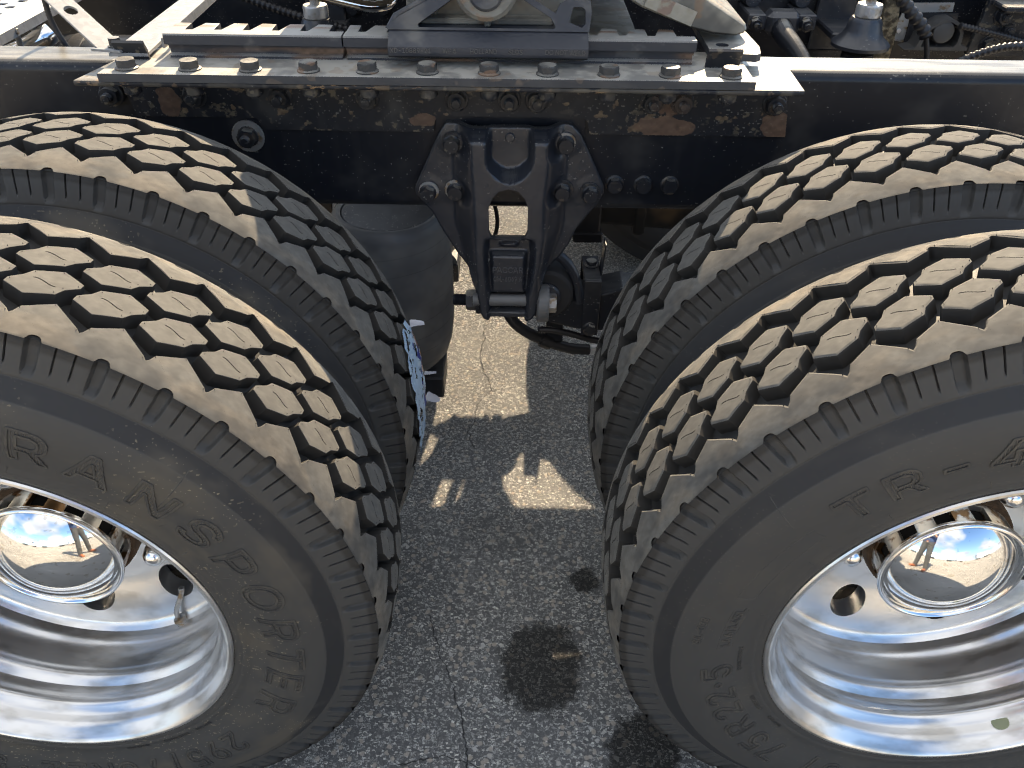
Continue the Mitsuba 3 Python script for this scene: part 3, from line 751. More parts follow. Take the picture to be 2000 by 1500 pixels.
# ------------------------------------------------------------------ mounting angle along the rail, and the plate and rack on it
ang = thing('mounting_angle', 'black rust spotted steel angle bolted along the near frame rail', 'bracket')
web = Polygon([(-.690, 1.000), (-.672, .905), (-.462, .905), (-.448, .884), (-.150, .884), (-.146, .905), (-.138, .913), (.116, .913), (.124, .905), (.128, .884), (.476, .884), (.462, 1.000)])
wm = trimesh.creation.extrude_polygon(web, .0088, engine='earcut')
wm = xz(wm, RAIL_Y - .0006)
leg = prof_x(rounded([(RAIL_Y - .002, 1.0045), (.643, 1.0045), (.643, .9955), (RAIL_Y - .002, .9955)], .0035), -.690, .452)
lv = leg.vertices
left = lv[:, 0] < 0
lv[left, 0] = np.where(lv[left, 1] < .70, -.700, -.672); right = lv[:, 0] > .3
lv[right, 0] = np.where(lv[right, 1] < .70, .450, .455)
scene[ang] = mikit.ply(U(wm, leg), 'angle_paint', smooth=30)
for i, x in enumerate((-.711, -.565, -.416, -.263, -.107, -.015, .033, .234, .287, .448)):
    k = part('bolt', place(nut_stud(rot=i * .7), (x * .993, RAIL_Y - .0094, .943), (0.0, -1, 0)), 'black_bolt', ang, 25)
plate = thing('slide_mounting_plate', 'long dusty steel plate of hexagon bolts on the near rail, carrying toothed bars', 'mounting plate')
PX = [(-.657, .638), (.371, .642), (.372, .800), (-.600, .800), (-.612, .762), (-.654, .706)]
scene[plate] = mikit.ply(slab(PX, 1.0051, 1.0180, .0015), 'dusty_steel', smooth=25)
BX = [-.620, -.520, -.424, -.332, -.239, -.144, -.046, .046, .143, .240, .336]
for i, x in enumerate(BX):
    part('bolt', move(bolt_head(.0180, .0158, .0150, rot=i * .9), x, .6660, 1.0178), 'bolt_steel', plate, 25)
    part('nut', move(nut_stud(.017, .0155, .012, .0085, .020, rot=i), 0, 0, 0).apply_transform(trimesh.transformations.rotation_matrix(math.pi, [1, 0, 0])).apply_translation([x, .6660, .9952]), 'black_bolt', plate, 25)
def rack(x0, x1, first, n):
    lip = prof_x([(.7200, 1.0400), (.7200, 1.0540), (.7225, 1.0562), (.7480, 1.0562), (.7480, 1.0300), (.7360, 1.0300), (.7330, 1.0390)][::-1], x0, x1)
    web = prof_x([(.7350, 1.0178), (.7350, 1.0330), (.7700, 1.0330), (.7700, 1.0178)][::-1], x0 + .002, x1 - .002)
    foot = prof_x([(.7255, 1.0176), (.7255, 1.0215), (.7365, 1.0240), (.7365, 1.0176)][::-1], x0 + .003, x1 - .003)
    ms = [lip, web, foot]
    for k in range(n):
        a = first + .0474 * k
        if a < x0 - .012 or a + .025 > x1 + .012: continue
        p = [(max(x0, a - .011), .7470), (min(x1, a + .0290), .7470), (min(x1, a + .0262), .7510), (min(x1, a + .0255), .7900), (max(x0, a), .7915)]
        ms.append(slab(p, 1.0340, 1.0560, .002))
    return U(*ms)
r1 = part('toothed_bar', rack(-.574, -.2860, -.5735, 20), 'rack_steel', plate, 25)
r2 = part('toothed_bar', rack(-.2835, .2868, -.5735, 20), 'rack_steel', plate, 25)
# black bent clips standing on the plate's ends
def clip(x0, x1):
    m = prof_x([(.7120, 1.0176), (.7080, 1.0290), (.6985, 1.0470), (.7025, 1.0500), (.7125, 1.0330), (.7160, 1.0176)], x0, x1)
    return m
part('clip', clip(-.650, -.600), 'black_bolt', plate, 25)
part('clip', clip(.303, .358), 'black_bolt', plate, 25)

# ------------------------------------------------------------------ fifth wheel: bracket on the rack, turning plate above
sad = thing('fifth_wheel_bracket', 'grey cast bracket with stamped lettering gripping the toothed bar, centre top', 'bracket')
lowr = prof_x([(.7300, 1.0290), (.6985, 1.0310), (.6930, 1.0350), (.6915, 1.0395), (.6925, 1.0490), (.7200, 1.0690), (.7600, 1.0690), (.7600, 1.0290)][::-1], -.2080, .1105)
scene[sad] = mikit.ply(lowr, 'saddle_paint', smooth=25)
def tilt(m, y0, z0, ang):
    """(x, height along the face, thickness) -> a face leaning back by ang"""
    q = m.copy(); v = q.vertices; a = math.radians(ang)
    q.vertices = np.column_stack([v[:, 0], y0 + v[:, 1] * math.sin(a) - v[:, 2] * math.cos(a), z0 + v[:, 1] * math.cos(a) + v[:, 2] * math.sin(a)]); return q
tri_out = Polygon([(-.208, 0), (.110, 0), (.1125, .026), (.110, .042), (.079, .044), (.066, .038), (.058, .022), (.000, .055), (-.105, .055), (-.118, .052), (-.190, .016)])
win = Polygon([(-.168, .002), (.060, .002), (.050, .018), (.000, .047), (-.100, .047)]).buffer(-.003).buffer(.003)
loop = Polygon([(.079, .012), (.100, .004), (.1055, .010), (.1045, .030), (.099, .034), (.085, .034)]).buffer(-.002).buffer(.002)
fr = trimesh.creation.extrude_polygon(tri_out.buffer(.002).difference(win).difference(loop), .020, engine='earcut')
part('front_frame', tilt(move(fr, z=-.012), .724, 1.0690, 14), 'saddle_paint', sad, 25)
part('side_wing', tilt(slab([(-.214, .000), (-.206, .000), (-.186, .020), (-.112, .056), (-.126, .060), (-.200, .022)], -.075, .006, .003), .724, 1.0690, 14), 'saddle_paint', sad, 25)
part('back_web', rbox(-.185, .085, .775, .787, 1.060, 1.135, .002), 'cast_grey', sad, 25)
part('inner_ledge', rbox(-.160, .055, .748, .776, 1.0695, 1.0790, .002), 'cast_grey', sad, 25)
part('rib', rbox(-.056, -.046, .736, .770, 1.0690, 1.088, .002), 'cast_grey', sad, 25)
lets = []
for txt, xc in (('XD-10889-21', -.1720), ('WF 5', -.1100), ('HOLLAND', -.0560), ('SLDS', -.0050), ('DO NOT WELD', .0740)):
    g = extrude(text_polys(txt, .0070, False), .0014); b = g.bounds
    g.apply_translation([-(b[0, 0] + b[1, 0]) / 2, -(b[0, 1] + b[1, 1]) / 2, 0])
    g.apply_scale([.95, 1, 1]); lets.append(tilt(move(g, x=xc), .6915, 1.0440, 4))
mat('worn_letter', None, (0.085, 0.083, 0.080), rough=0.5)
part('stamped_lettering', trimesh.util.concatenate(lets), 'worn_letter', sad, False)

fw = thing('trailer_coupling', 'worn grey fifth wheel coupling plate with pivot ear and sloping ramp, top of photo', 'fifth wheel')
ear = U(align(disc(.050, 0, .030, .006, 48), (-.052, .742, 1.1290), (0, -1, .18)), move(rbox(-.10, -.004, .712, .745, 1.130, 1.18, .004)), rotm(rbox(-.012, .115, .716, .742, 1.128, 1.150, .004), -14, [0, 1, 0], (-.01, .73, 1.12)))
scene[fw] = mikit.ply(ear, 'cast_grey', smooth=30)
part('pivot_pin', align(disc(.027, 0, .010, .004, 40), (-.052, .7135, 1.1255), (0, -1, .18)), 'saddle_paint', fw, 30)
# the turning plate, out of view and sized to shade the gear and ground, and its ramp coming down on the right
top = slab([(-.36, .83), (-.30, .775), (.16, .775), (.20, .80), (.25, .93), (.25, 1.62), (.20, 1.67), (.16, 1.71), (-.30, 1.71), (-.36, 1.65)], 1.130, 1.195, .004)
part('top_plate', top, 'cast_grey', fw, 25)
def ramp(side):
    y0, y1 = .757, 1.02
    prof = [(.150, 1.128), (.177, 1.107), (.196, 1.0965), (.240, 1.0810), (.282, 1.0665), (.320, 1.0585), (.359, 1.0555), (.373, 1.0600), (.3775, 1.0660), (.3735, 1.0755), (.340, 1.0940), (.300, 1.1160), (.262, 1.1330), (.150, 1.170)]
    p = np.array(prof)
    r = []
    inner = inset(ccw(p), .004)
    q = ccw(p)
    r = [np.column_stack([inner, np.full(len(q), 0.0)]), np.column_stack([q, np.full(len(q), .006)]), np.column_stack([q, np.full(len(q), .2)]), np.column_stack([inner, np.full(len(q), .215)])]
    m = loft(r); v = m.vertices
    # in plan the ramp narrows away from the pivot
    back = 0.40 * np.clip(v[:, 0] - .20, 0, 1)
    yy = y0 + v[:, 2] + back
    m.vertices = np.column_stack([v[:, 0] * (1 + back * .55), yy if side > 0 else 2 * MID - yy, v[:, 1] - .27 * back])
    return m
part('ramp', ramp(1), 'cast_grey', fw, 35)
part('ramp', ramp(-1), 'cast_grey', fw, 35)
dp = slab([(0, 0), (.098, 0), (.098, .024), (0, .024)], 0, .0018, .0006)
dp = tilt(dp, 0, 0, 0)
dp = rotm(dp, 22.5, [0, 1, 0]); dp = rotm(dp, 20, [0, 0, 1]); dp = move(dp, .200, .7555, 1.0995)
def plate_col(p, n, uv):
    x, y, z = P(p)
    u = (x - .198) * 0.924 - (z - 1.10) * 0.383
    g = fbm(x * 90, y * 90, z * 90, 4)
    col = mix((0.19, 0.18, 0.14), (0.33, 0.31, 0.26), g)
    return mix(col, (0.15, 0.08, 0.06), 0.7 * smoothstep(.024, .027, u) * smoothstep(.052, .049, u) * smoothstep(.3, .6, g))
mat('data_plate', plate_col, rough=0.5)
part('data_plate', dp, 'data_plate', fw, 25, 'dirty rectangular data plate with a faded red patch')

fars = thing('fifth_wheel_bracket', 'unseen far bracket of the coupling plate, its wide box blocking sun over the far rail', 'bracket')
fl_ = T().translate([0, 2 * MID, 0]) @ T().scale([1, -1, 1])
scene[fars] = mikit.ply(U(lowr, rbox(-.19, .21, .720, .79, 1.0400, 1.128, .003)), 'saddle_paint', smooth=25, to_world=fl_)  # unseen box, widened to keep stray sun off the ground
farp = thing('slide_mounting_plate', 'far mounting plate with toothed bars on the far rail, out of sight', 'mounting plate')
scene[farp] = mikit.ply(slab(PX, 1.0051, 1.0180, .0015), 'dusty_steel', smooth=25, to_world=fl_)
for q_ in (r1, r2): scene[uniq(farp + '__toothed_bar')] = {**scene[q_], 'to_world': fl_}
# cross plates under the turning plate, running across between the rails
def plate_thing(name, label, poly, z0, z1, m, cat_='plate', bev=.0015):
    k = thing(name, label, cat_); scene[k] = mikit.ply(slab(poly, z0, z1, bev), m, smooth=25); return k
cp = plate_thing('cross_plate', 'grey galvanised cross plate with folded edge, left end of the slide', [(-.662, .705), (-.600, .708), (-.610, .90), (-.640, 1.60), (-.674, 1.60), (-.664, .90)], 1.024, 1.0295, 'galvanised')
part('folded_edge', cat([prof_x([(0, 0), (.003, 0), (.003, .016), (0, .016)], 0, 1).apply_transform(np.array([[0, 1, 0, 0], [1, 0, 0, 0], [0, 0, 1, 0], [0, 0, 0, 1.0]]))]).apply_transform(np.array([[1, -.030, 0, -.584], [0, .86, 0, .735], [0, 0, 1, 1.0295], [0, 0, 0, 1.0]])), 'galvanised', cp, 25)
plate_thing('cross_plate', 'flat grey cross plate behind the toothed bar, right of the lettered bracket', [(.080, .800), (.208, .815), (.209, 1.55), (.080, 1.55)], 1.0185, 1.0300, 'dusty_steel')
tp = slab([(.318, .742), (.372, .745), (.392, .742), (.401, .750), (.408, .790), (.402, .950), (.320, .950)], 1.0190, 1.0310, .002)
slot = m3.Manifold.cylinder(.05, .011, .011, 24).translate([.345, .795, 1.0]) 
k = thing('end_plate', 'pale steel tab plate under the ramp at the right end of the toothed bar', 'plate')
scene[k] = mikit.ply(tm(man(tp) - slot), 'dusty_steel', smooth=25)
# ------------------------------------------------------------------ suspension hanger
def lerp(z, table):
    t = np.array(sorted(table)); return np.interp(z, t[:, 0], t[:, 1])
def sst(a, b, x):
    t = np.clip((x - a) / (b - a), 0, 1); return t * t * (3 - 2 * t)
HOLE = Polygon([(-.050, .718), (-.046, .708), (-.038, .704), (.009, .704), (.017, .708), (.021, .718), (.0215, .766), (.016, .784), (.004, .799), (-.014, .804), (-.032, .799), (-.044, .785), (-.0505, .766)])
OUT = [(.095, .904), (.111, .888), (.160, .790), (.161, .775), (.150, .752), (.134, .731), (.114, .702), (.102, .669), (.084, .640), (.058, .612), (.047, .590), (.043, .56), (.041, .541), (.035, .529), (.023, .5215),
       (-.050, .5215), (-.062, .529), (-.068, .541), (-.070, .56), (-.074, .588), (-.091, .615), (-.114, .649), (-.139, .693), (-.156, .730), (-.172, .751), (-.187, .768), (-.187, .784), (-.139, .885), (-.127, .904)]
BOLTS = [(-.115, .871), (.085, .873), (-.162, .777), (-.114, .781), (.086, .783), (.135, .779)]
def hanger_relief(x, z):
    xlo = lerp(z, [(.52, -.066), (.56, -.066), (.60, -.070), (.65, -.074), (.71, -.073), (.79, -.0745), (.86, -.078), (.91, -.076)])
    xro = lerp(z, [(.52, .038), (.56, .038), (.60, .040), (.65, .046), (.70, .0485), (.78, .0475), (.86, .053), (.91, .047)])
    xli = lerp(z, [(.52, -.050), (.571, -.049), (.60, -.053), (.654, -.057), (.70, -.056), (.72, -.050), (.80, -.048), (.83, -.0525), (.91, -.0515)])
    xri = lerp(z, [(.52, .020), (.571, .021), (.60, .028), (.656, .033), (.70, .032), (.72, .0225), (.80, .0225), (.83, .027), (.91, .026)])
    ramp = lerp(z, [(.52, .060), (.59, .050), (.62, .022), (.66, .030), (.72, .044), (.80, .044), (.88, .038), (.92, .03)])
    outside = np.maximum(xlo - x, x - xro)
    H = .055 * (1 - sst(-.004, 1, outside / ramp))
    H *= 1 - .55 * sst(.885, .908, z)
    inside = np.minimum(x - xli, xri - x)
    # pocket at the top, round at its bottom
    zb = .818 + .030 * np.clip(np.abs(x + .013) / .040, 0, 1) ** 2.2
    pocket = sst(-.003, .006, inside) * sst(-.006, .012, z - zb)
    H = H * (1 - pocket) + (.016 + .004 * sst(.84, .90, z)) * pocket
    # recessed box below the hole
    box = sst(-.004, .006, inside) * sst(.706, .690, z)
    block = sst(-.004, .003, np.minimum(x + .047, .019 - x)) * sst(.576, .583, z) * sst(.668, .661, z)
    lip = sst(-.004, .003, np.minimum(x + .028, .002 - x)) * sst(.676, .679, z) * sst(.687, .683, z)
    H = H * (1 - box) + (.024 + .020 * block + .008 * lip) * box
    slot = sst(-.002, .0015, np.minimum(x + .042, .015 - x)) * sst(.545, .548, z) * sst(.574, .571, z)
    H = H * (1 - slot) + .002 * slot
    low = sst(.546, .540, z) * sst(-.004, .004, np.minimum(x - xlo, xro - x)) * (1 - slot)
    H = np.maximum(H, .050 * low * sst(.519, .530, z))
    for bx, bz in BOLTS:
        d = np.hypot(x - bx, z - bz)
        boss = sst(.034, .018, d)
        H = H * (1 - boss) + (.0015 + .6 * np.minimum(H, .010)) * boss
    rim = 0.0008 * (meshkit.fbm(np.stack([x * 30, z * 30, x * 0], -1), 3, 4) - .5)
    return H + rim
def hanger_mesh():
    out = np.array(Polygon(OUT).buffer(-.006).buffer(.006, quad_segs=4).exterior.coords)[:-1]
    sec = cs(out) - cs(np.array(HOLE.buffer(-.002).buffer(.002, quad_segs=3).exterior.coords)[:-1])
    m = sec.extrude(.016).refine_to_length(.0036)
    t = tm(m); v = t.vertices
    x, z, h = v[:, 0], v[:, 1], v[:, 2]
    f = h / .016
    H = hanger_relief(x, z)
    edge = np.zeros(len(v))
    y = (RAIL_Y - .0015) - h - f * H
    # the lower body is deep: its back moves forward with it, so it is not a slab from the rail
    low = sst(.72, .66, z)
    back = np.where(z > .60, sst(.655, .690, z), 0.0)
    y = (RAIL_Y - .0015) - h * (1 - .25 * sst(.01, .04, H)) - H * (f + (1 - f) * back) + (1 - f) * low * (1 - back) * 0.022
    return trimesh.Trimesh(np.column_stack([x, y, z]), t.faces, process=False)
HM = hanger_mesh()
hsolid = HM
mat('dull_steel', None, (0.16, 0.16, 0.158), rough=0.55, metal=0.3)
mat('cast_letter', None, (0.080, 0.083, 0.090), rough=0.45)
def hanger(label, far=False):
    k = thing('suspension_hanger', label, 'bracket')
    fl = T().translate([0, 2 * MID, 0]) @ T().scale([1, -1, 1]) if far else T()
    scene[k] = mikit.ply(hsolid, 'casting_paint', smooth=45, to_world=fl)
    if not far:
        part('backing_plate', slab([(-.146, 0), (.120, 0), (.120, .034), (.112, .042), (-.138, .042), (-.146, .034)], 0, .004, .001).apply_transform(np.array([[1, 0, 0, 0], [0, 0, -1, RAIL_Y - .0003], [0, 1, 0, .8745], [0, 0, 0, 1.0]])), 'frame_paint', k, 25)
        for i, (bx, bz) in enumerate(BOLTS):
            w_ = part('washer', place(ring(.010, .0185, 0, .003, n=32), (bx, RAIL_Y - .0015 - .016 - .0030, bz), (0, -1, 0)), 'bare_steel' if i in (1, 2, 3) else 'black_bolt', k, 25)
            part('bolt', place(bolt_head(.0158, .0148, .0165, rot=i * 1.1), (bx + (.001 if i % 2 else -.002), RAIL_Y - .0015 - .016 - .0058, bz - .002), (0, -1, 0)), 'black_bolt', k, 25)
        part('dowel', place(disc(.0085, 0, .006, .0015), (-.013, RAIL_Y - .0015 - .016 - .0165, .8870), (0, -1, 0)), 'casting_paint', k, 30)
        lets = []
        for txt, zc, hh, sc in (('PACCAR', .6335, .0120, 1.0), ('CM-6069 A', .6135, .0100, .95)):
            g = extrude(text_polys(txt, hh, False), .0022); b = g.bounds
            g.apply_translation([-(b[0, 0] + b[1, 0]) / 2, -(b[0, 1] + b[1, 1]) / 2, 0]); g.apply_scale([.058 / (b[1, 0] - b[0, 0]) * sc, 1, 1])
            lets.append(tilt(move(g, x=-.0145), .7176, zc, 0))
        part('cast_lettering', cat(lets), 'cast_letter', k, False)
    sh = lambda m: mikit.ply(tm(m), 'x')
    def p2(name, m, mt, sm=30):
        key = uniq(k + '__' + name); scene[key] = mikit.ply(tm(m), mt, smooth=sm, to_world=fl)
    yb = .744
    p2('pin', align(lathe([(0, -.07), (.0125, -.07), (.0125, .06), (0, .06)][::-1], 24), (-.013, .724, .5615), (1, 0, 0)), 'dull_steel')
    stud = [(0, 0), (.0105, 0)]
    z_ = 0
    while z_ < .026: stud += [(.0122, z_ + .0007), (.0108, z_ + .0017)]; z_ += .0025
    p2('pin_thread', align(lathe((stud + [(.0095, z_ + .002), (0, z_ + .002)])[::-1], 18), (-.095, yb, .548), (-1, 0, 0)), 'black_bolt')
    p2('pin_nut', align(hexa(.0215, .022, rot=.35), (-.076, yb, .548), (-1, 0, 0)), 'dusty_steel', 25)
    p2('pin_collar', align(lathe([(0, 0), (.027, 0), (.0285, .003), (.0285, .007), (.026, .010), (0, .010)][::-1], 28), (-.068, yb, .548), (-1, 0, 0)), 'black_bolt')
    p2('end_washer', align(lathe([(0, 0), (.035, 0), (.0385, .004), (.0385, .020), (.036, .0245), (0, .0245)][::-1], 40), (.0435, .742, .5440), (1, 0, 0)), 'dull_steel')
    p2('pin_head', align(hexa(.0195, .0150, rot=.5), (.0685, .742, .5440), (1, 0, 0)), 'bare_steel', 25)
    return k
hanger('black cast suspension hanger with an oblong hole, bolted below the near rail between the wheels')
hanger('far suspension hanger on the far rail, mostly hidden, mirror image of the near one', True)

def arm(label, far=False):
    k = thing('suspension_beam', label, 'suspension arm')
    fl = T().translate([0, 2 * MID, 0]) @ T().scale([1, -1, 1]) if far else T()
    prof = [(.030, .540), (.040, .500), (.075, .470), (.130, .456), (.55, .430), (.55, .500), (.22, .555), (.150, .536), (.110, .520)]
    m = xz(slab(rounded(prof, .006), 0, .080, .004, .004), .86)
    scene[k] = mikit.ply(m, 'under_paint', smooth=30, to_world=fl)
    def p2(name, mm, mt='under_paint', sm=30):
        key = uniq(k + '__' + name); scene[key] = mikit.ply(tm(mm), mt, smooth=sm, to_world=fl); return key
    p2('bushing_eye', align(lathe([(0, -.05), (.050, -.05), (.056, -.044), (.058, -.02), (.058, .02), (.056, .044), (.050, .05), (0, .05)][::-1], 48), (.062, .812, .548), (0, 1, 0)), 'rubber_dark')
    p2('bushing_core', align(lathe([(0, -.06), (.028, -.06), (.031, -.055), (.031, .06), (0, .06)][::-1], 32), (.062, .812, .548), (0, 1, 0)), 'casting_paint')
    arc = smooth_path([(.046, .790, .634), (.078, .790, .630), (.106, .790, .606), (.124, .788, .570), (.134, .786, .520)], 24)
    p2('curved_strap', tube(arc, .0105, 10), 'casting_paint')
    c = p2('clamp', U(rbox(.139, .174, .772, .870, .5760, .5820, .0015), rbox(.1395, .1745, .7660, .7725, .450, .5815, .0015), rbox(.139, .174, .866, .872, .450, .5815, .0015)), 'under_paint', 25)
    p2('clamp_tab', rotm(rbox(.1745, .1775, .800, .835, .575, .645, .001), 4, [0, 1, 0], (.176, .8, .58)), 'under_paint', 25)
    p2('clamp_bolt', place(bolt_head(.0150, .0135, .012), (.157, .7660, .4680), (0, -1, 0)), 'black_bolt', 25)
    p2('clamp_bolt', move(bolt_head(.0150, .0120, .012), .157, .830, .5820), 'black_bolt', 25)
    return k
arm('black suspension arm with rubber bushing and clamp, right of the hanger foot')
arm('far suspension arm and clamp beyond the chassis, in shade', True)

def air_spring(label, far=False):
    k = thing('air_spring', label, 'air spring')
    fl = T().translate([0, 2 * MID, 0]) @ T().scale([1, -1, 1]) if far else T()
    cx, cy = -.272, .935
    body = [(0, .640), (.099, .640), (.101, .651), (.109, .6525), (.119, .646), (.1255, .630), (.1290, .600), (.1310, .550), (.1325, .500), (.1325, .430), (.1310, .380), (.1260, .335), (.1160, .300), (.0980, .276), (.0800, .268), (0, .268)]
    scene[k] = mikit.ply(move(lathe(body[::-1] if False else body, 72), cx, cy, 0), 'bag_rubber', smooth=40, to_world=fl)
    def p2(name, mm, mt, sm=30):
        key = uniq(k + '__' + name); scene[key] = mikit.ply(tm(mm), mt, smooth=sm, to_world=fl)
    p2('end_cap', move(lathe([(0, .6500), (.0975, .6500), (.0995, .6480), (.0995, .6405), (0, .6405)], 64), cx, cy, 0), 'under_paint')
    p2('pedestal', move(lathe([(0, .270), (.074, .270), (.072, .240), (.085, .205), (.090, .180), (0, .180)], 40), cx, cy, 0), 'under_paint')
    p2('pedestal_bracket', rbox(cx - .02, cx + .105, cy - .06, cy + .06, .185, .245, .004), 'under_paint', 25)
    return k
air_spring('grey rubber air spring cylinder under the near rail, left of the hanger')
air_spring('far air spring under the far rail, hidden in shade', True)

# axles and the middle of the chassis, dark, under the rails
for i, (x, lab) in enumerate(((XL, 'left drive axle housing between the left wheels, dark and rusty'), (XR, 'right drive axle housing between the right wheels, dark and rusty'))):
    k = thing('drive_axle', lab, 'axle')
    scene[k] = mikit.ply(align(lathe([(0, -.62), (.075, -.62), (.078, -.30), (.10, -.22), (.19, -.12), (.21, 0), (.19, .12), (.10, .22), (.078, .30), (.075, .62), (0, .62)][::-1], 40), (x, MID, AZ), (0, 1, 0)), 'axle_rust', smooth=35)
    for s in (-1, 1):
        part('brake_chamber', align(lathe([(0, 0), (.06, 0), (.075, .02), (.075, .10), (.06, .13), (0, .13)][::-1], 32), (x - s * .0 + (.17 if x < 0 else -.17), MID + s * .30, .50), (.0, s, .1)), 'frame_paint', k, 35)
cm = thing('cross_member', 'rusty brown cross member under the rail at right, above the hidden axle', 'cross member')
scene[cm] = mikit.ply(U(rotm(rbox(.175, .52, .99, 1.045, .585, .655, .008), 4, [0, 1, 0], (.3, 1, .6)), rbox(.26, .285, .985, 1.05, .570, .66, .005), rbox(.40, .60, .98, 1.08, .555, .66, .02)), 'axle_rust', smooth=30)
vb = thing('valve_box', 'small black valve box hanging under the rail just right of the hanger', 'valve')
scene[vb] = mikit.ply(U(rbox(.118, .184, .960, 1.03, .575, .655, .004), rbox(.125, .190, .955, .99, .566, .590, .003)), 'hose_plastic', smooth=30)

def hose(label, pts, r, m='hose_plastic', ribs=False, name='hose', cat_='hose', n=None):
    k = thing(name, label, cat_)
    p = smooth_path(pts, n or 40)
    if ribs:
        L = np.linalg.norm(np.diff(p, axis=0), axis=1).sum(); n = int(L / (r * .32))
        p = smooth_path(pts, n); rad = r * (1 + .12 * np.where(np.arange(n) % 4 < 2, 1, -1))
        scene[k] = mikit.ply(tube(p, rad, 12), m, smooth=True)
    else: scene[k] = mikit.ply(tube(p, r, 12), m, smooth=True)
    return k
h1 = hose('black air hose curving below the hanger foot towards the right tyre', [(-.02, .86, .462), (.006, .85, .417), (.067, .85, .378), (.125, .85, .357), (.20, .86, .350), (.34, .88, .36)], .0125)
part('fitting', tube([(.060, .85, .381), (.082, .85, .371)], .0175, 14), 'hose_plastic', h1, 30)
part('bracket', rbox(.070, .108, .845, .865, .376, .440, .003), 'frame_paint', h1, 25)
part('white_sleeve', tube(smooth_path([(.170, .853, .3525), (.182, .855, .3515), (.192, .8565, .3505)], 6), .0130, 14), 'deck_aluminium', h1, 30)
hose('thin black air line under the suspension arm beside its clamp', [(.05, .80, .44), (.10, .80, .436), (.16, .80, .418), (.23, .80, .405), (.3, .82, .40)], .007, name='air_line', cat_='air line')
hose('thin unseen line across the hole of the far hanger, placed to split the sunlight', [(-.050, 1.70, .84), (-.045, 1.70, .76), (-.037, 1.70, .66), (-.03, 1.70, .60)], .0085, name='air_line', cat_='air line')  # unseen; placed to split the sun through the far hole into slits
hose('thick unseen line beside the other on the far hanger, placed to narrow the sunlight', [(-.004, 1.70, .84), (.002, 1.70, .76), (.012, 1.70, .66), (.02, 1.70, .60)], .0135, name='air_line', cat_='air line')  # unseen; covers the right of the far hole, narrowing the lit slits
hose('thin black cable seen through the hole of the hanger', [(-.060, 1.0, .700), (-.046, 1.0, .625), (-.042, 1.0, .585), (-.050, 1.0, .550), (-.06, 1.02, .45)], .0045, name='cable', cat_='cable')
# ------------------------------------------------------------------ between the rails, at the top of the photograph
def shock(label, x, y, zt, w, h_up):
    k = thing('shock_absorber', label, 'shock absorber')
    scene[k] = mikit.ply(move(lathe([(0, zt - .095), (w * 1.25, zt - .095), (w * 1.3, zt - .12), (w * 1.3, zt - .42), (w * 1.1, zt - .44), (0, zt - .44)], 36), x, y, 0), 'frame_paint', smooth=35)
    # the dished mounting bracket on the far rail
    bell = [(w * .7, zt - .012), (w * 1.10, zt - .013), (w * 1.28, zt - .022), (w * 1.40, zt - .040), (w * 1.65, zt - .056), (w * 2.1, zt - .066), (w * 2.30, zt - .072), (w * 2.28, zt - .080), (w * 1.9, zt - .078), (w * 1.2, zt - .060), (w * .7, zt - .055)]
    b = U(move(lathe(bell, 48, closed=True), x, y, 0), rbox(x - w * 2.0, x + w * 1.6, y + w * 1.2, 2 * MID - RAIL_Y - .009, zt - .078, zt - .060, .004), rbox(x - w * 2.2, x + w * 1.2, 2 * MID - RAIL_Y - .022, 2 * MID - RAIL_Y - .009, zt - .14, zt + .05, .004))
    part('mounting_bracket', b, 'casting_paint', k, 35)
    part('bushing', move(lathe([(0, zt - .014), (w * .86, zt - .014), (w, zt - .010), (w * 1.0, zt + .012), (w * .94, zt + .017), (0, zt + .018)], 36), x, y, 0), 'zinc', k, 35)
    part('stud', move(lathe([(0, zt), (w * .40, zt), (w * .40, zt + h_up), (0, zt + h_up)], 20), x, y, 0), 'bare_steel', k, 35)
shock('left shock absorber top with silver bushing, behind the left toothed bar', -.490, 1.44, .918, .0300, .06)
shock('right shock absorber top with silver bushing on a dished bracket, behind the right rail', .8345, 1.44, .938, .0300, .06)

# torque rod on the far rail
tr_ = thing('torque_rod', 'black torque rod bolted to its bracket behind the rail, right of the ramp', 'torque rod')
rod = tube(smooth_path([(.646, 1.480, .888), (.652, 1.43, .874), (.668, 1.38, .855), (.69, 1.28, .80), (.72, 1.05, .70)], 24), np.r_[np.linspace(.026, .0205, 8), np.full(16, .0195)], 20)
scene[tr_] = mikit.ply(rod, 'frame_paint', smooth=True)
part('end_block', U(rbox(.608, .690, 1.470, 1.530, .868, .924, .012), rbox(.600, .697, 1.485, 1.52, .880, .912, .006)), 'casting_paint', tr_, 30)
br = part('bracket', U(xz(slab(rounded([(.530, .870), (.540, .935), (.575, .962), (.705, .962), (.735, .935), (.742, .870)], .012), 0, .02, .003), 2 * MID - RAIL_Y - .009)), 'casting_paint', tr_, 30)
for i, x in enumerate((.583, .707)):
    part('bracket_lug', rbox(x - .022, x + .022, 1.478, 1.60, .882, .918, .003), 'casting_paint', tr_, 25)
    part('bolt', place(nut_stud(.0165, .0155, .014, .009, .024, rot=i), (x - .003, 1.477, .898), (0, -1, -.15)), 'black_bolt', tr_, 25)
    part('boss', align(lathe([(0, 0), (.024, 0), (.023, .05), (.019, .066), (0, .07)][::-1], 28), (x, 1.61, .938), (0, -1, 0)), 'casting_paint', tr_, 35)
g = extrude(text_polys('CD-65088 3', .009), .002); b = g.bounds
g.apply_translation([-(b[0, 0] + b[1, 0]) / 2, 0, 0]); part('cast_lettering', tilt(move(g, x=.645), 2 * MID - RAIL_Y - .0295, .942, 0), 'cast_grey', tr_, False)

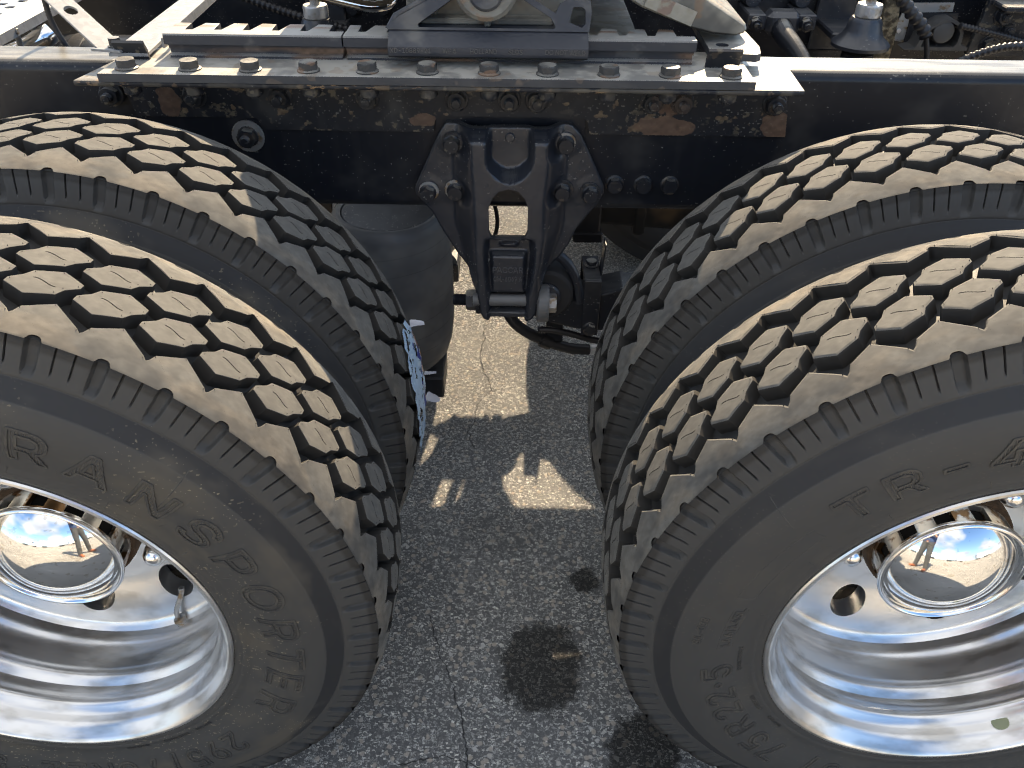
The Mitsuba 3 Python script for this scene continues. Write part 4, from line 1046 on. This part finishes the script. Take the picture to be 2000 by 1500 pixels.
# reversing alarm
al = thing('reversing_alarm', 'dark grey reversing alarm horn with round centre, on the far rail at right', 'alarm')
YA = 1.53
shell_o = Polygon([(.984, .828), (1.142, .828), (1.142, .836), (1.122, .842), (1.119, .872), (1.106, .893), (1.084, .903), (1.058, .899), (1.034, .884), (1.019, .868), (1.012, .842), (1.008, .834)])
shell_i = Polygon([(1.022, .836), (1.105, .836), (1.112, .848), (1.111, .870), (1.100, .887), (1.082, .8955), (1.060, .892), (1.038, .879), (1.026, .862)])
scene[al] = mikit.ply(xz(trimesh.creation.extrude_polygon(shell_o.difference(shell_i), .055, engine='earcut'), YA + .045), 'alarm_plastic', smooth=25)
part('back_plate', xz(slab([(1.0, .828), (1.125, .828), (1.118, .905), (1.0, .905)], 0, .006), YA + .05), 'hose_plastic', al, 25)
part('centre_cone', align(lathe([(0, 0), (.027, 0), (.0275, .004), (.0275, .034), (.0255, .040), (.018, .0425), (0, .043)][::-1], 36), (1.069, YA + .03, .8680), (0, -1, .1)), 'alarm_plastic', al, 30)
for a in (25, 150, 268):
    c_, s_ = math.cos(a * DEG), math.sin(a * DEG)
    part('strut', tube([(1.069 + .024 * c_, YA + .008, .868 + .024 * s_), (1.069 + .047 * c_, YA + .004, .868 + .036 * s_)], .0022, 6), 'alarm_plastic', al, 30)
part('bracket', U(xz(slab([(.960, .838), (1.010, .830), (1.010, .925), (.982, .925)], 0, .004), YA + .052), xz(slab([(.985, .905), (1.100, .908), (1.098, .930), (.985, .928)], 0, .004), YA + .046)), 'bare_steel', al, 25)
part('screw', place(disc(.006, 0, .004, .001, 16), (.979, YA + .047, .860), (0, -1, 0)), 'zinc', al, 30)

hose('thick corrugated black hose slanting down in front of the reversing alarm', [(.86, 1.40, 1.005), (.900, 1.42, .967), (.930, 1.42, .939), (.962, 1.42, .911), (.980, 1.42, .888)], .0145, ribs=True, name='corrugated_hose')
hose('thin smooth cable leaving the thick corrugated hose downwards', [(.980, 1.42, .888), (.990, 1.42, .862), (.998, 1.42, .835), (1.0, 1.43, .78)], .0062, name='cable', cat_='cable')
hose('thin corrugated hose running right from the reversing alarm', [(1.095, 1.50, .893), (1.155, 1.50, .882), (1.21, 1.50, .871), (1.27, 1.50, .856), (1.36, 1.50, .83)], .0075, ribs=True, name='corrugated_hose')
hose('lower corrugated hose curving up to the right edge of the photo', [(1.04, 1.38, .828), (1.076, 1.38, .850), (1.119, 1.38, .867), (1.155, 1.38, .876), (1.21, 1.38, .878), (1.30, 1.38, .86)], .0095, ribs=True, name='corrugated_hose')
hose('dark corrugated hose in the shade behind the left toothed bar', [(-.70, 1.53, .935), (-.60, 1.53, .900), (-.50, 1.53, .872), (-.4, 1.53, .845), (-.3, 1.54, .80)], .010, ribs=True, name='corrugated_hose')

gs = thing('gusset_bracket', 'dusty dark gusset bracket with bolts at the top right corner', 'bracket')
scene[gs] = mikit.ply(U(xz(slab(rounded([(1.150, .810), (1.168, .955), (1.40, .955), (1.40, .81)], .01), 0, .014, .003), 1.55), rbox(1.172, 1.36, 1.46, 1.556, .934, .946, .003)), 'angle_paint', smooth=25)
for i, (x, z, r) in enumerate(((1.212, .908, .024), (1.232, .878, .020), (1.200, .838, .024))):
    part('bolt', place(nut_stud(r, r * .8, .016, r * .42, .026, rot=i), (x, 1.536, z), (0, -1, 0)), 'black_bolt', gs, 25)
us = thing('undercoat_strip', 'rough brown crusted strip beside the right shock absorber', 'support')
sm = slab([(.930, .76), (.972, .76), (.975, .83), (.968, .90), (.955, .96), (.925, .97)], 0, .03, .004)
scene[us] = mikit.ply(xz(sm, 1.60), 'crusty_undercoat', smooth=30)

# left: perforated step deck, strap, cable
dk = thing('step_deck', 'perforated bright aluminium step deck at the top left corner', 'step')
deck = sbox(-1.75, .90, -1.046, 1.60)
holes = [Point(-1.128 - .030 * i, .980 + .0582 * j - (.031 if i % 2 else 0)).buffer(.0118, quad_segs=6) for i in range(20) for j in range(11)]
dm = trimesh.creation.extrude_polygon(deck.difference(union_all(holes)), .003, engine='earcut')
scene[dk] = mikit.ply(move(dm, z=.9570), 'deck_aluminium', smooth=25)
part('lip', rbox(-1.0460, -1.0425, .90, 1.60, .9390, .9602, .001), 'galvanised', dk, 25)
part('screw', place(disc(.006, 0, .003, .001, 16), (-1.0423, 1.12, .950), (1, 0, 0)), 'bare_steel', dk, 30)
for i, y in enumerate((1.10, 1.17, 1.24)):
    part('support_bar', tube([(-1.075, y, .957), (-1.085, y + .02, .88), (-1.095, y + .02, .76)], .006, 8), 'galvanised', dk, 30)
ct = thing('chrome_pipe', 'shiny chrome pipe glinting under the step deck at top left', 'pipe')
scene[ct] = mikit.ply(tube(smooth_path([(-1.5, 1.2, .84), (-1.20, 1.2, .862), (-1.10, 1.20, .885), (-1.055, 1.21, .905), (-1.03, 1.23, .92)], 20), .022, 20), 'chrome', smooth=True)
tk = thing('air_tank', 'black round air tank in the shade behind the left rail', 'tank')
scene[tk] = mikit.ply(align(lathe([(0, -.30), (.07, -.295), (.105, -.27), (.115, -.24), (.115, .24), (.105, .27), (.07, .295), (0, .30)][::-1], 48), (-.86, 1.33, .77), (1, .0, 0)), 'frame_paint', smooth=40)
for dx in (-.16, .14):
    part('strap', align(ring(.1135, .118, -.016, .016, n=48), (-.86 + dx, 1.33, .77), (1, 0, 0)), 'hose_plastic', tk, 30)
sb = thing('steel_strap', 'flat galvanised strap with an oval hole slanting down to the left end of the plate', 'strap')
a0, a1 = np.array([-.664, .722, 1.0345]), np.array([-.835, .870, 1.1090])
d_ = (a1 - a0); L_ = np.linalg.norm(d_); d_ /= L_
w_ = np.array([.70, .62, .0]); w_ -= d_ * (w_ @ d_); w_ /= np.linalg.norm(w_); n_ = np.cross(d_, w_)
sg = Polygon([(0, -.019), (L_, -.019), (L_, .019), (0, .019)]).difference(affinity.scale(Point(.118, 0).buffer(1, quad_segs=8), .014, .010))
sm = trimesh.creation.extrude_polygon(sg, .004, engine='earcut'); v = sm.vertices
sm.vertices = a0 + v[:, :1] * d_ + v[:, 1:2] * w_ + v[:, 2:3] * n_
scene[sb] = mikit.ply(sm, 'galvanised', smooth=20)
part('foot', slab([(-.690, .708), (-.640, .700), (-.630, .742), (-.668, .752)], 1.0310, 1.0350, .0008), 'galvanised', sb, 20)
part('bolt', move(U(lathe([(0, 0), (.012, 0), (.012, .002), (0, .0021)][::-1], 20), hexa(.0100, .014)), -.655, .722, 1.0350), 'black_bolt', sb, 25)
hose('thin black cable hanging down in front of the step deck at top left', [(-.838, .89, 1.11), (-.844, .90, 1.063), (-.844, .90, 1.028), (-.836, .90, .998), (-.827, .90, .975), (-.80, .92, .90)], .0052, name='cable', cat_='cable')
rh = thing('release_handle', 'bent chrome release handle bar at the top, left of the fifth wheel', 'handle')
scene[rh] = mikit.ply(tube(smooth_path([(-.52, 1.12, 1.060), (-.383, 1.10, 1.028), (-.330, 1.10, 1.0165), (-.290, 1.10, 1.0120), (-.264, 1.11, 1.0155), (-.255, 1.14, 1.030), (-.262, 1.18, 1.05)], 40), .0105, 20), 'chrome', smooth=True)

# ------------------------------------------------------------------ torn sticker on the left inner tyre
def sticker_col(p, n, uv):
    x, y, z = P(p)
    g = fbm(x * 70, y * 70, z * 70, 4); h = fbm(x * 160 + 3, y * 160, z * 160, 3)
    v = y - YIN
    col = mix((0.30, 0.46, 0.62), (0.46, 0.58, 0.70), g)
    col = mix(col, (0.68, 0.70, 0.72), smoothstep(0.60, 0.68, h) * smoothstep(0.5, 0.65, noise(x * 50, y * 50, z * 30)) * 0.6)
    col = mix(col, (0.03, 0.045, 0.22), smoothstep(0.56, 0.62, fbm(x * 40, y * 40 + 8, z * 25, 3)) * smoothstep(0.0, 0.03, v))
    col = mix(col, (0.36, 0.16, 0.07), smoothstep(0.055, 0.068, v) * smoothstep(0.35, 0.5, noise(z * 60, y * 90)))
    return mix(col, (0.02, 0.02, 0.02), 0.8 * smoothstep(0.69, 0.73, fbm(x * 110, y * 110, z * 110 + 5, 3)))
mat('sticker', sticker_col, rough=0.35, spec=0.5)
st = thing('torn_sticker', 'torn light blue and white plastic sticker clinging to the left inner tyre', 'sticker')
ns, nv = 60, 26
th = np.linspace(71.5, 101, ns); V = []; ok = np.zeros((ns, nv), bool)
for i, a in enumerate(th):
    lo = np.interp(a, [71, 75, 81, 88, 95, 101], [.008, -.030, -.048, -.055, -.046, -.012]) + .012 * (meshkit.fbm(np.array([a * .9, 0, 1.0]), 3, 2) - .5)
    hi = np.interp(a, [71, 75, 80, 90, 97, 101], [.045, .062, .075, .090, .060, .005]) + .016 * (meshkit.fbm(np.array([a * .8, 4, 1.0]), 3, 2) - .5)
    for j in range(nv):
        v_ = lo + (hi - lo) * j / (nv - 1)
        q = np.array([a * .55, v_ * 90, 2.0])
        hgt = .0025 + .0065 * meshkit.fbm(q, 4, 3) ** 1.5
        r_ = crown(v_) + hgt
        V.append([XL + r_ * math.sin(a * DEG), YIN + v_, AZ + r_ * math.cos(a * DEG)])
        ok[i, j] = meshkit.fbm(np.array([a * .7 + 9, v_ * 75, 5.0]), 3, 6) < .66
V = np.array(V); F = []
for i in range(ns - 1):
    for j in range(nv - 1):
        if ok[i:i + 2, j:j + 2].sum() >= 3:
            a = i * nv + j; F += [[a, a + nv, a + nv + 1], [a, a + nv + 1, a + 1]]
scene[st] = mikit.ply(trimesh.Trimesh(V, np.array(F)), 'sticker', smooth=40)
mat('sticker_white', None, (0.42, 0.43, 0.47), rough=0.4)
def flap(a, v_, u, w, L, W, curl):
    r_ = crown(v_) + .006
    o = np.array([XL + r_ * math.sin(a * DEG), YIN + v_, AZ + r_ * math.cos(a * DEG)])
    pts = []; nn = 9
    u = np.array(u, float); u /= np.linalg.norm(u); w = np.array(w, float); w -= u * (u @ w); w /= np.linalg.norm(w); n = np.cross(u, w)
    rg = np.random.default_rng(int(a * 7))
    for i in range(nn):
        t = i / (nn - 1); ww = W * (1 - .55 * t ** 2) * rg.uniform(.85, 1.1)
        for s in (-1, 0, 1): pts.append(o + u * L * t + w * s * ww / 2 + n * (curl * t * t + .003 * abs(s)))
    F = []
    for i in range(nn - 1):
        for s in range(2):
            q = i * 3 + s; F += [[q, q + 3, q + 4], [q, q + 4, q + 1]]
    return trimesh.Trimesh(np.array(pts), np.array(F), process=False)
part('curled_flap', flap(74, .060, (1, .1, .25), (0, 1, .3), .024, .017, -.008), 'sticker_white', st, 40)
part('curled_flap', flap(93, .070, (.9, -.2, -.35), (.2, .8, .5), .028, .018, .008), 'sticker_white', st, 40)
part('curled_flap', flap(88, .080, (1, 0, -.1), (0, 1, .1), .022, .010, .004), 'sticker_white', st, 40)

# valve stem on the left rim
vs = uniq(wl + '__valve_stem')
tip, basep = np.array([XL + .2075 * math.sin(117 * DEG), .118, AZ + .2075 * math.cos(117 * DEG)]), np.array([XL + .2500 * math.sin(122 * DEG), .178, AZ + .2500 * math.cos(122 * DEG)])
def wheel_pt(xc, r, a, y): return np.array([xc + r * math.sin(a * DEG), y, AZ + r * math.cos(a * DEG)])
def lathe_tyre():
    prof = [(r, v) for v, r in SIDE[::-1]]
    prof = [(r, -v) for r, v in prof] + [(crown(v), v) for v in (-.09, -.05, 0, .05, .09)] + [(r, v) for v, r in SIDE]
    t = lathe(prof, 120); q = t.vertices
    t.vertices = np.column_stack([q[:, 0], q[:, 2], -q[:, 1]]); return t
a_v = 118.5
path = smooth_path([wheel_pt(XL, .258, 152, .180), wheel_pt(XL, .242, 151.6, .180), wheel_pt(XL, .229, 149, .183), wheel_pt(XL, .205, 140.5, .194)], 16)
scene[vs] = mikit.ply(tube(path, np.r_[np.full(14, .0042), .0050, .0050], 14), 'bare_steel', smooth=30)
part('hex_base', align(hexa(.0115, .0120), wheel_pt(XL, .260, 152, .180), wheel_pt(0, -1, 152, 0) - np.array([0, 0, AZ])), 'bare_steel', vs, 25)
mat('dot_green', None, (0.34, 0.36, 0.22), rough=0.5)
dot = part('dot_sticker', align(disc(.0125, 0, .0006, .0002, 24), wheel_pt(XR, .2716, 153.8, .0295), (wheel_pt(XR, .0, 0, .030) - wheel_pt(XR, .27, 153.8, .014))), 'dot_green', wr, 30, 'round pale green sticker on the rim')

# far wheels: the other ends of the same axles, they shade the ground
for i, (x, ph) in enumerate(((XL, 1.0), (XR, 4.0))):
    for j, yy in enumerate((2 * MID - YIN, 2 * MID - YOUT)):
        k = thing('truck_wheel', f"far side {'left' if i == 0 else 'right'} {'inner' if j == 0 else 'outer'} wheel, hidden behind the chassis", 'wheel')
        at = T().translate([x, yy, AZ])
        scene[uniq(k + '__tyre')] = mikit.ply(flat_foot(lathe_tyre()), 'rubber_dark', smooth=30, to_world=at)
        scene[uniq(k + '__rim')] = mikit.ply(wheel_space(lathe([(.0, .19), (.25, .19), (.262, .17), (.265, .03), (.298, 0), (.298, .02), (.28, .03), (.28, .22), (0, .22)], 48)), 'polished_aluminium', smooth=30, to_world=at)

# ------------------------------------------------------------------ what the chrome caps mirror: the photographer, the yard's white trucks
mat('jeans_material', lambda p, n, uv: mix((0.045, 0.05, 0.055), (0.085, 0.09, 0.095), fbm(mi.Float(p.x) * 40, mi.Float(p.y) * 40, mi.Float(p.z) * 25, 3)), rough=0.9, spec=0.1)
mat('shirt_material', lambda p, n, uv: mix((0.035, 0.06, 0.14), (0.06, 0.09, 0.19), fbm(mi.Float(p.x) * 20, mi.Float(p.y) * 20, mi.Float(p.z) * 14, 3)), rough=0.9, spec=0.1)
mat('skin_material', None, (0.42, 0.26, 0.19), rough=0.6, spec=0.3)
mat('hair_material', None, (0.05, 0.035, 0.025), rough=0.8, spec=0.2)
mat('shoe_material', None, (0.30, 0.10, 0.045), rough=0.55, spec=0.4)
mat('belt_material', None, (0.32, 0.09, 0.04), rough=0.6, spec=0.3)
mat('phone_material', None, (0.02, 0.02, 0.022), rough=0.2, spec=0.5)
def hull2(a, ra, b, rb):
    s = m3.Manifold.sphere(1.0, 20)
    return m3.Manifold.batch_hull([s.scale([ra] * 3).translate(list(a)), s.scale([rb] * 3).translate(list(b))])
def chain(*bones, ref=.03, it=12):
    m = m3.Manifold.batch_boolean([hull2(*b) for b in bones], m3.OpType.Add).refine_to_length(ref)
    t = tm(m); trimesh.smoothing.filter_taubin(t, iterations=it); return t
px_, py_ = .03, -1.16
A = lambda x, y, z: (px_ + x, py_ + y, z)
man_ = thing('person', 'person in dark jeans and blue shirt mirrored in the chrome caps, holding a phone', 'person')
sh_ = {s: A(s * .185, .0, 1.40) for s in (-1, 1)}; el_ = {s: A(s * .225, .17, 1.17) for s in (-1, 1)}; wr_ = {s: (.0 + s * .085, -.80, 1.36) for s in (-1, 1)}
skin = [hull2(A(0, .01, 1.46), .055, A(0, .05, 1.55), .055), hull2(A(0, .05, 1.60), .085, A(0, .065, 1.66), .092), hull2(A(0, .09, 1.545), .050, A(0, .085, 1.62), .07), hull2(A(0, .150, 1.585), .013, A(0, .148, 1.62), .008)]
for s in (-1, 1):
    skin += [hull2(el_[s], .040, wr_[s], .026), hull2(wr_[s], .026, (s * .078, -.755, 1.385), .030), hull2(A(s * .088, .05, 1.60), .018, A(s * .09, .045, 1.63), .02)]
    for i in range(4):
        z_ = 1.412 - i * .019
        skin.append(hull2((s * .078, -.748, z_ - .004), .010, (s * .070, -.712, z_), .0085)); skin.append(hull2((s * .070, -.712, z_), .0085, (s * .048, -.706, z_), .0075))
    skin.append(hull2((s * .072, -.760, 1.36), .011, (s * .040, -.742, 1.375), .009))
body = m3.Manifold.batch_boolean(skin + [hull2(A(0, 0, 1.02), .12, A(0, 0, 1.38), .12)] + [hull2(A(s * .1, 0, .92), .08, A(s * .12, .02, .52), .052) for s in (-1, 1)] + [hull2(A(s * .12, .02, .52), .050, A(s * .15, -.02, .10), .034) for s in (-1, 1)], m3.OpType.Add).refine_to_length(.015)
bt = tm(body); trimesh.smoothing.filter_taubin(bt, iterations=4)
scene[man_] = mikit.ply(bt, 'skin_material', smooth=True)
part('jeans', chain((A(-.085, 0, .98), .110, A(.085, 0, .98), .110), (A(-.085, 0, .95), .105, A(-.125, .025, .52), .070), (A(.085, 0, .95), .105, A(.125, .025, .52), .070), (A(-.125, .025, .52), .070, A(-.155, -.02, .09), .062), (A(.125, .025, .52), .070, A(.155, -.02, .09), .062)), 'jeans_material', man_, True)
part('shirt', chain((A(-.075, 0, 1.06), .128, A(.075, 0, 1.06), .128), (A(-.075, 0, 1.06), .128, A(-.105, 0, 1.33), .120), (A(.075, 0, 1.06), .128, A(.105, 0, 1.33), .120), (A(-.12, 0, 1.36), .085, A(.12, 0, 1.36), .085), (sh_[-1], .068, tuple(np.array(sh_[-1]) * .4 + np.array(el_[-1]) * .6), .056), (sh_[1], .068, tuple(np.array(sh_[1]) * .4 + np.array(el_[1]) * .6), .056)), 'shirt_material', man_, True)
part('belt', move(lathe([(.118, 0), (.1215, .003), (.1215, .033), (.118, .036)], 40), 0, 0, 0).apply_transform(np.array([[1.68, 0, 0, px_], [0, 1.02, 0, py_], [0, 0, 1, 1.012], [0, 0, 0, 1.0]])), 'belt_material', man_, True)
part('hair', tm(hull2(A(0, .035, 1.655), .098, A(0, .045, 1.675), .098) - m3.Manifold.cube([.3, .2, .4], True).translate(list(A(0, .19, 1.60))) - m3.Manifold.cube([.3, .3, .2], True).translate(list(A(0, .05, 1.53)))), 'hair_material', man_, 40)
for s in (-1, 1):
    part('shoe', chain((A(s * .160, .00, .050), .048, A(s * .185, .15, .038), .040), (A(s * .155, -.07, .045), .044, A(s * .160, .0, .055), .048), ref=.012, it=6), 'shoe_material', man_, True)
    part('eye', trimesh.creation.icosphere(2, .011).apply_translation(A(s * .032, .143, 1.625)), 'phone_material', man_, True)
part('mouth', tube([A(-.022, .133, 1.548), A(0, .139, 1.546), A(.022, .133, 1.548)], .004, 8), 'belt_material', man_, True)
ph = thing('phone', 'black phone held in both hands just above the wheels', 'phone')
scene[ph] = mikit.ply(rotm(rbox(-.075, .075, -.700 - .0045, -.700 + .0045, 1.346, 1.420, .003), -38, [1, 0, 0], (0, -.70, 1.39)), 'phone_material', smooth=30)

mat('white_paint', None, (0.74, 0.75, 0.76), rough=0.35, spec=0.5)
mat('truck_glass', None, (0.02, 0.025, 0.03), rough=0.1, spec=0.6)
def yard_truck(label, x, y, ang, trailer):
    k = thing('semi_truck', label, 'truck', None)
    to = T().translate([x, y, 0]) @ T().rotate([0, 0, 1], ang)
    def p2(name, m, mt, sm=25):
        scene[uniq(k + '__' + name)] = mikit.ply(tm(m), mt, smooth=sm, to_world=to)
    cab = xz(slab([(0, .75), (3.4, .75), (3.4, 1.75), (2.15, 1.95), (1.75, 2.9), (1.3, 3.6), (0, 3.7)], 0, 2.3, .06, .06), 1.15)
    scene[k] = mikit.ply(cab, 'white_paint', smooth=25, to_world=to)
    p2('windscreen', xz(slab([(1.72, 2.85), (2.10, 2.0), (2.14, 2.0), (1.77, 2.86)], -.1, 1.9, .01), .85), 'truck_glass')
    p2('side_window', xz(slab([(1.0, 2.0), (1.75, 2.0), (1.55, 2.75), (1.0, 2.75)], 0, 2.34, .01), 1.17), 'truck_glass')
    p2('chassis', rbox(-5.2, 3.2, -.45, .45, .62, .92, .02), 'frame_paint')
    for wx in (2.6, -3.2, -4.5):
        for s in (-1, 1): p2('wheel', align(lathe([(0, -.15), (.28, -.15), (.30, -.13), (.47, -.14), (.51, -.10), (.51, .10), (.47, .14), (0, .14)][::-1], 28), (wx, s * 1.0, .51), (0, 1, 0)), 'rubber_dark', 30)
    if trailer:
        p2('trailer', rbox(-14.5, -1.0, -1.28, 1.28, 1.2, 4.0, .05), 'white_paint')
        for wx in (-12.0, -13.3):
            for s in (-1, 1): p2('wheel', align(lathe([(0, -.15), (.28, -.15), (.30, -.13), (.47, -.14), (.51, -.10), (.51, .10), (.47, .14), (0, .14)][::-1], 28), (wx, s * 1.0, .51), (0, 1, 0)), 'rubber_dark', 30)
yard_truck('white semi truck with long white trailer parked across the yard, facing right', 6.0, -27, 0, True)
yard_truck('white semi truck without trailer parked across the yard, left of the other', -14.0, -25, 8, False)
yard_truck('white semi truck and trailer parked at the far right of the yard', 33.0, -30, -6, True)
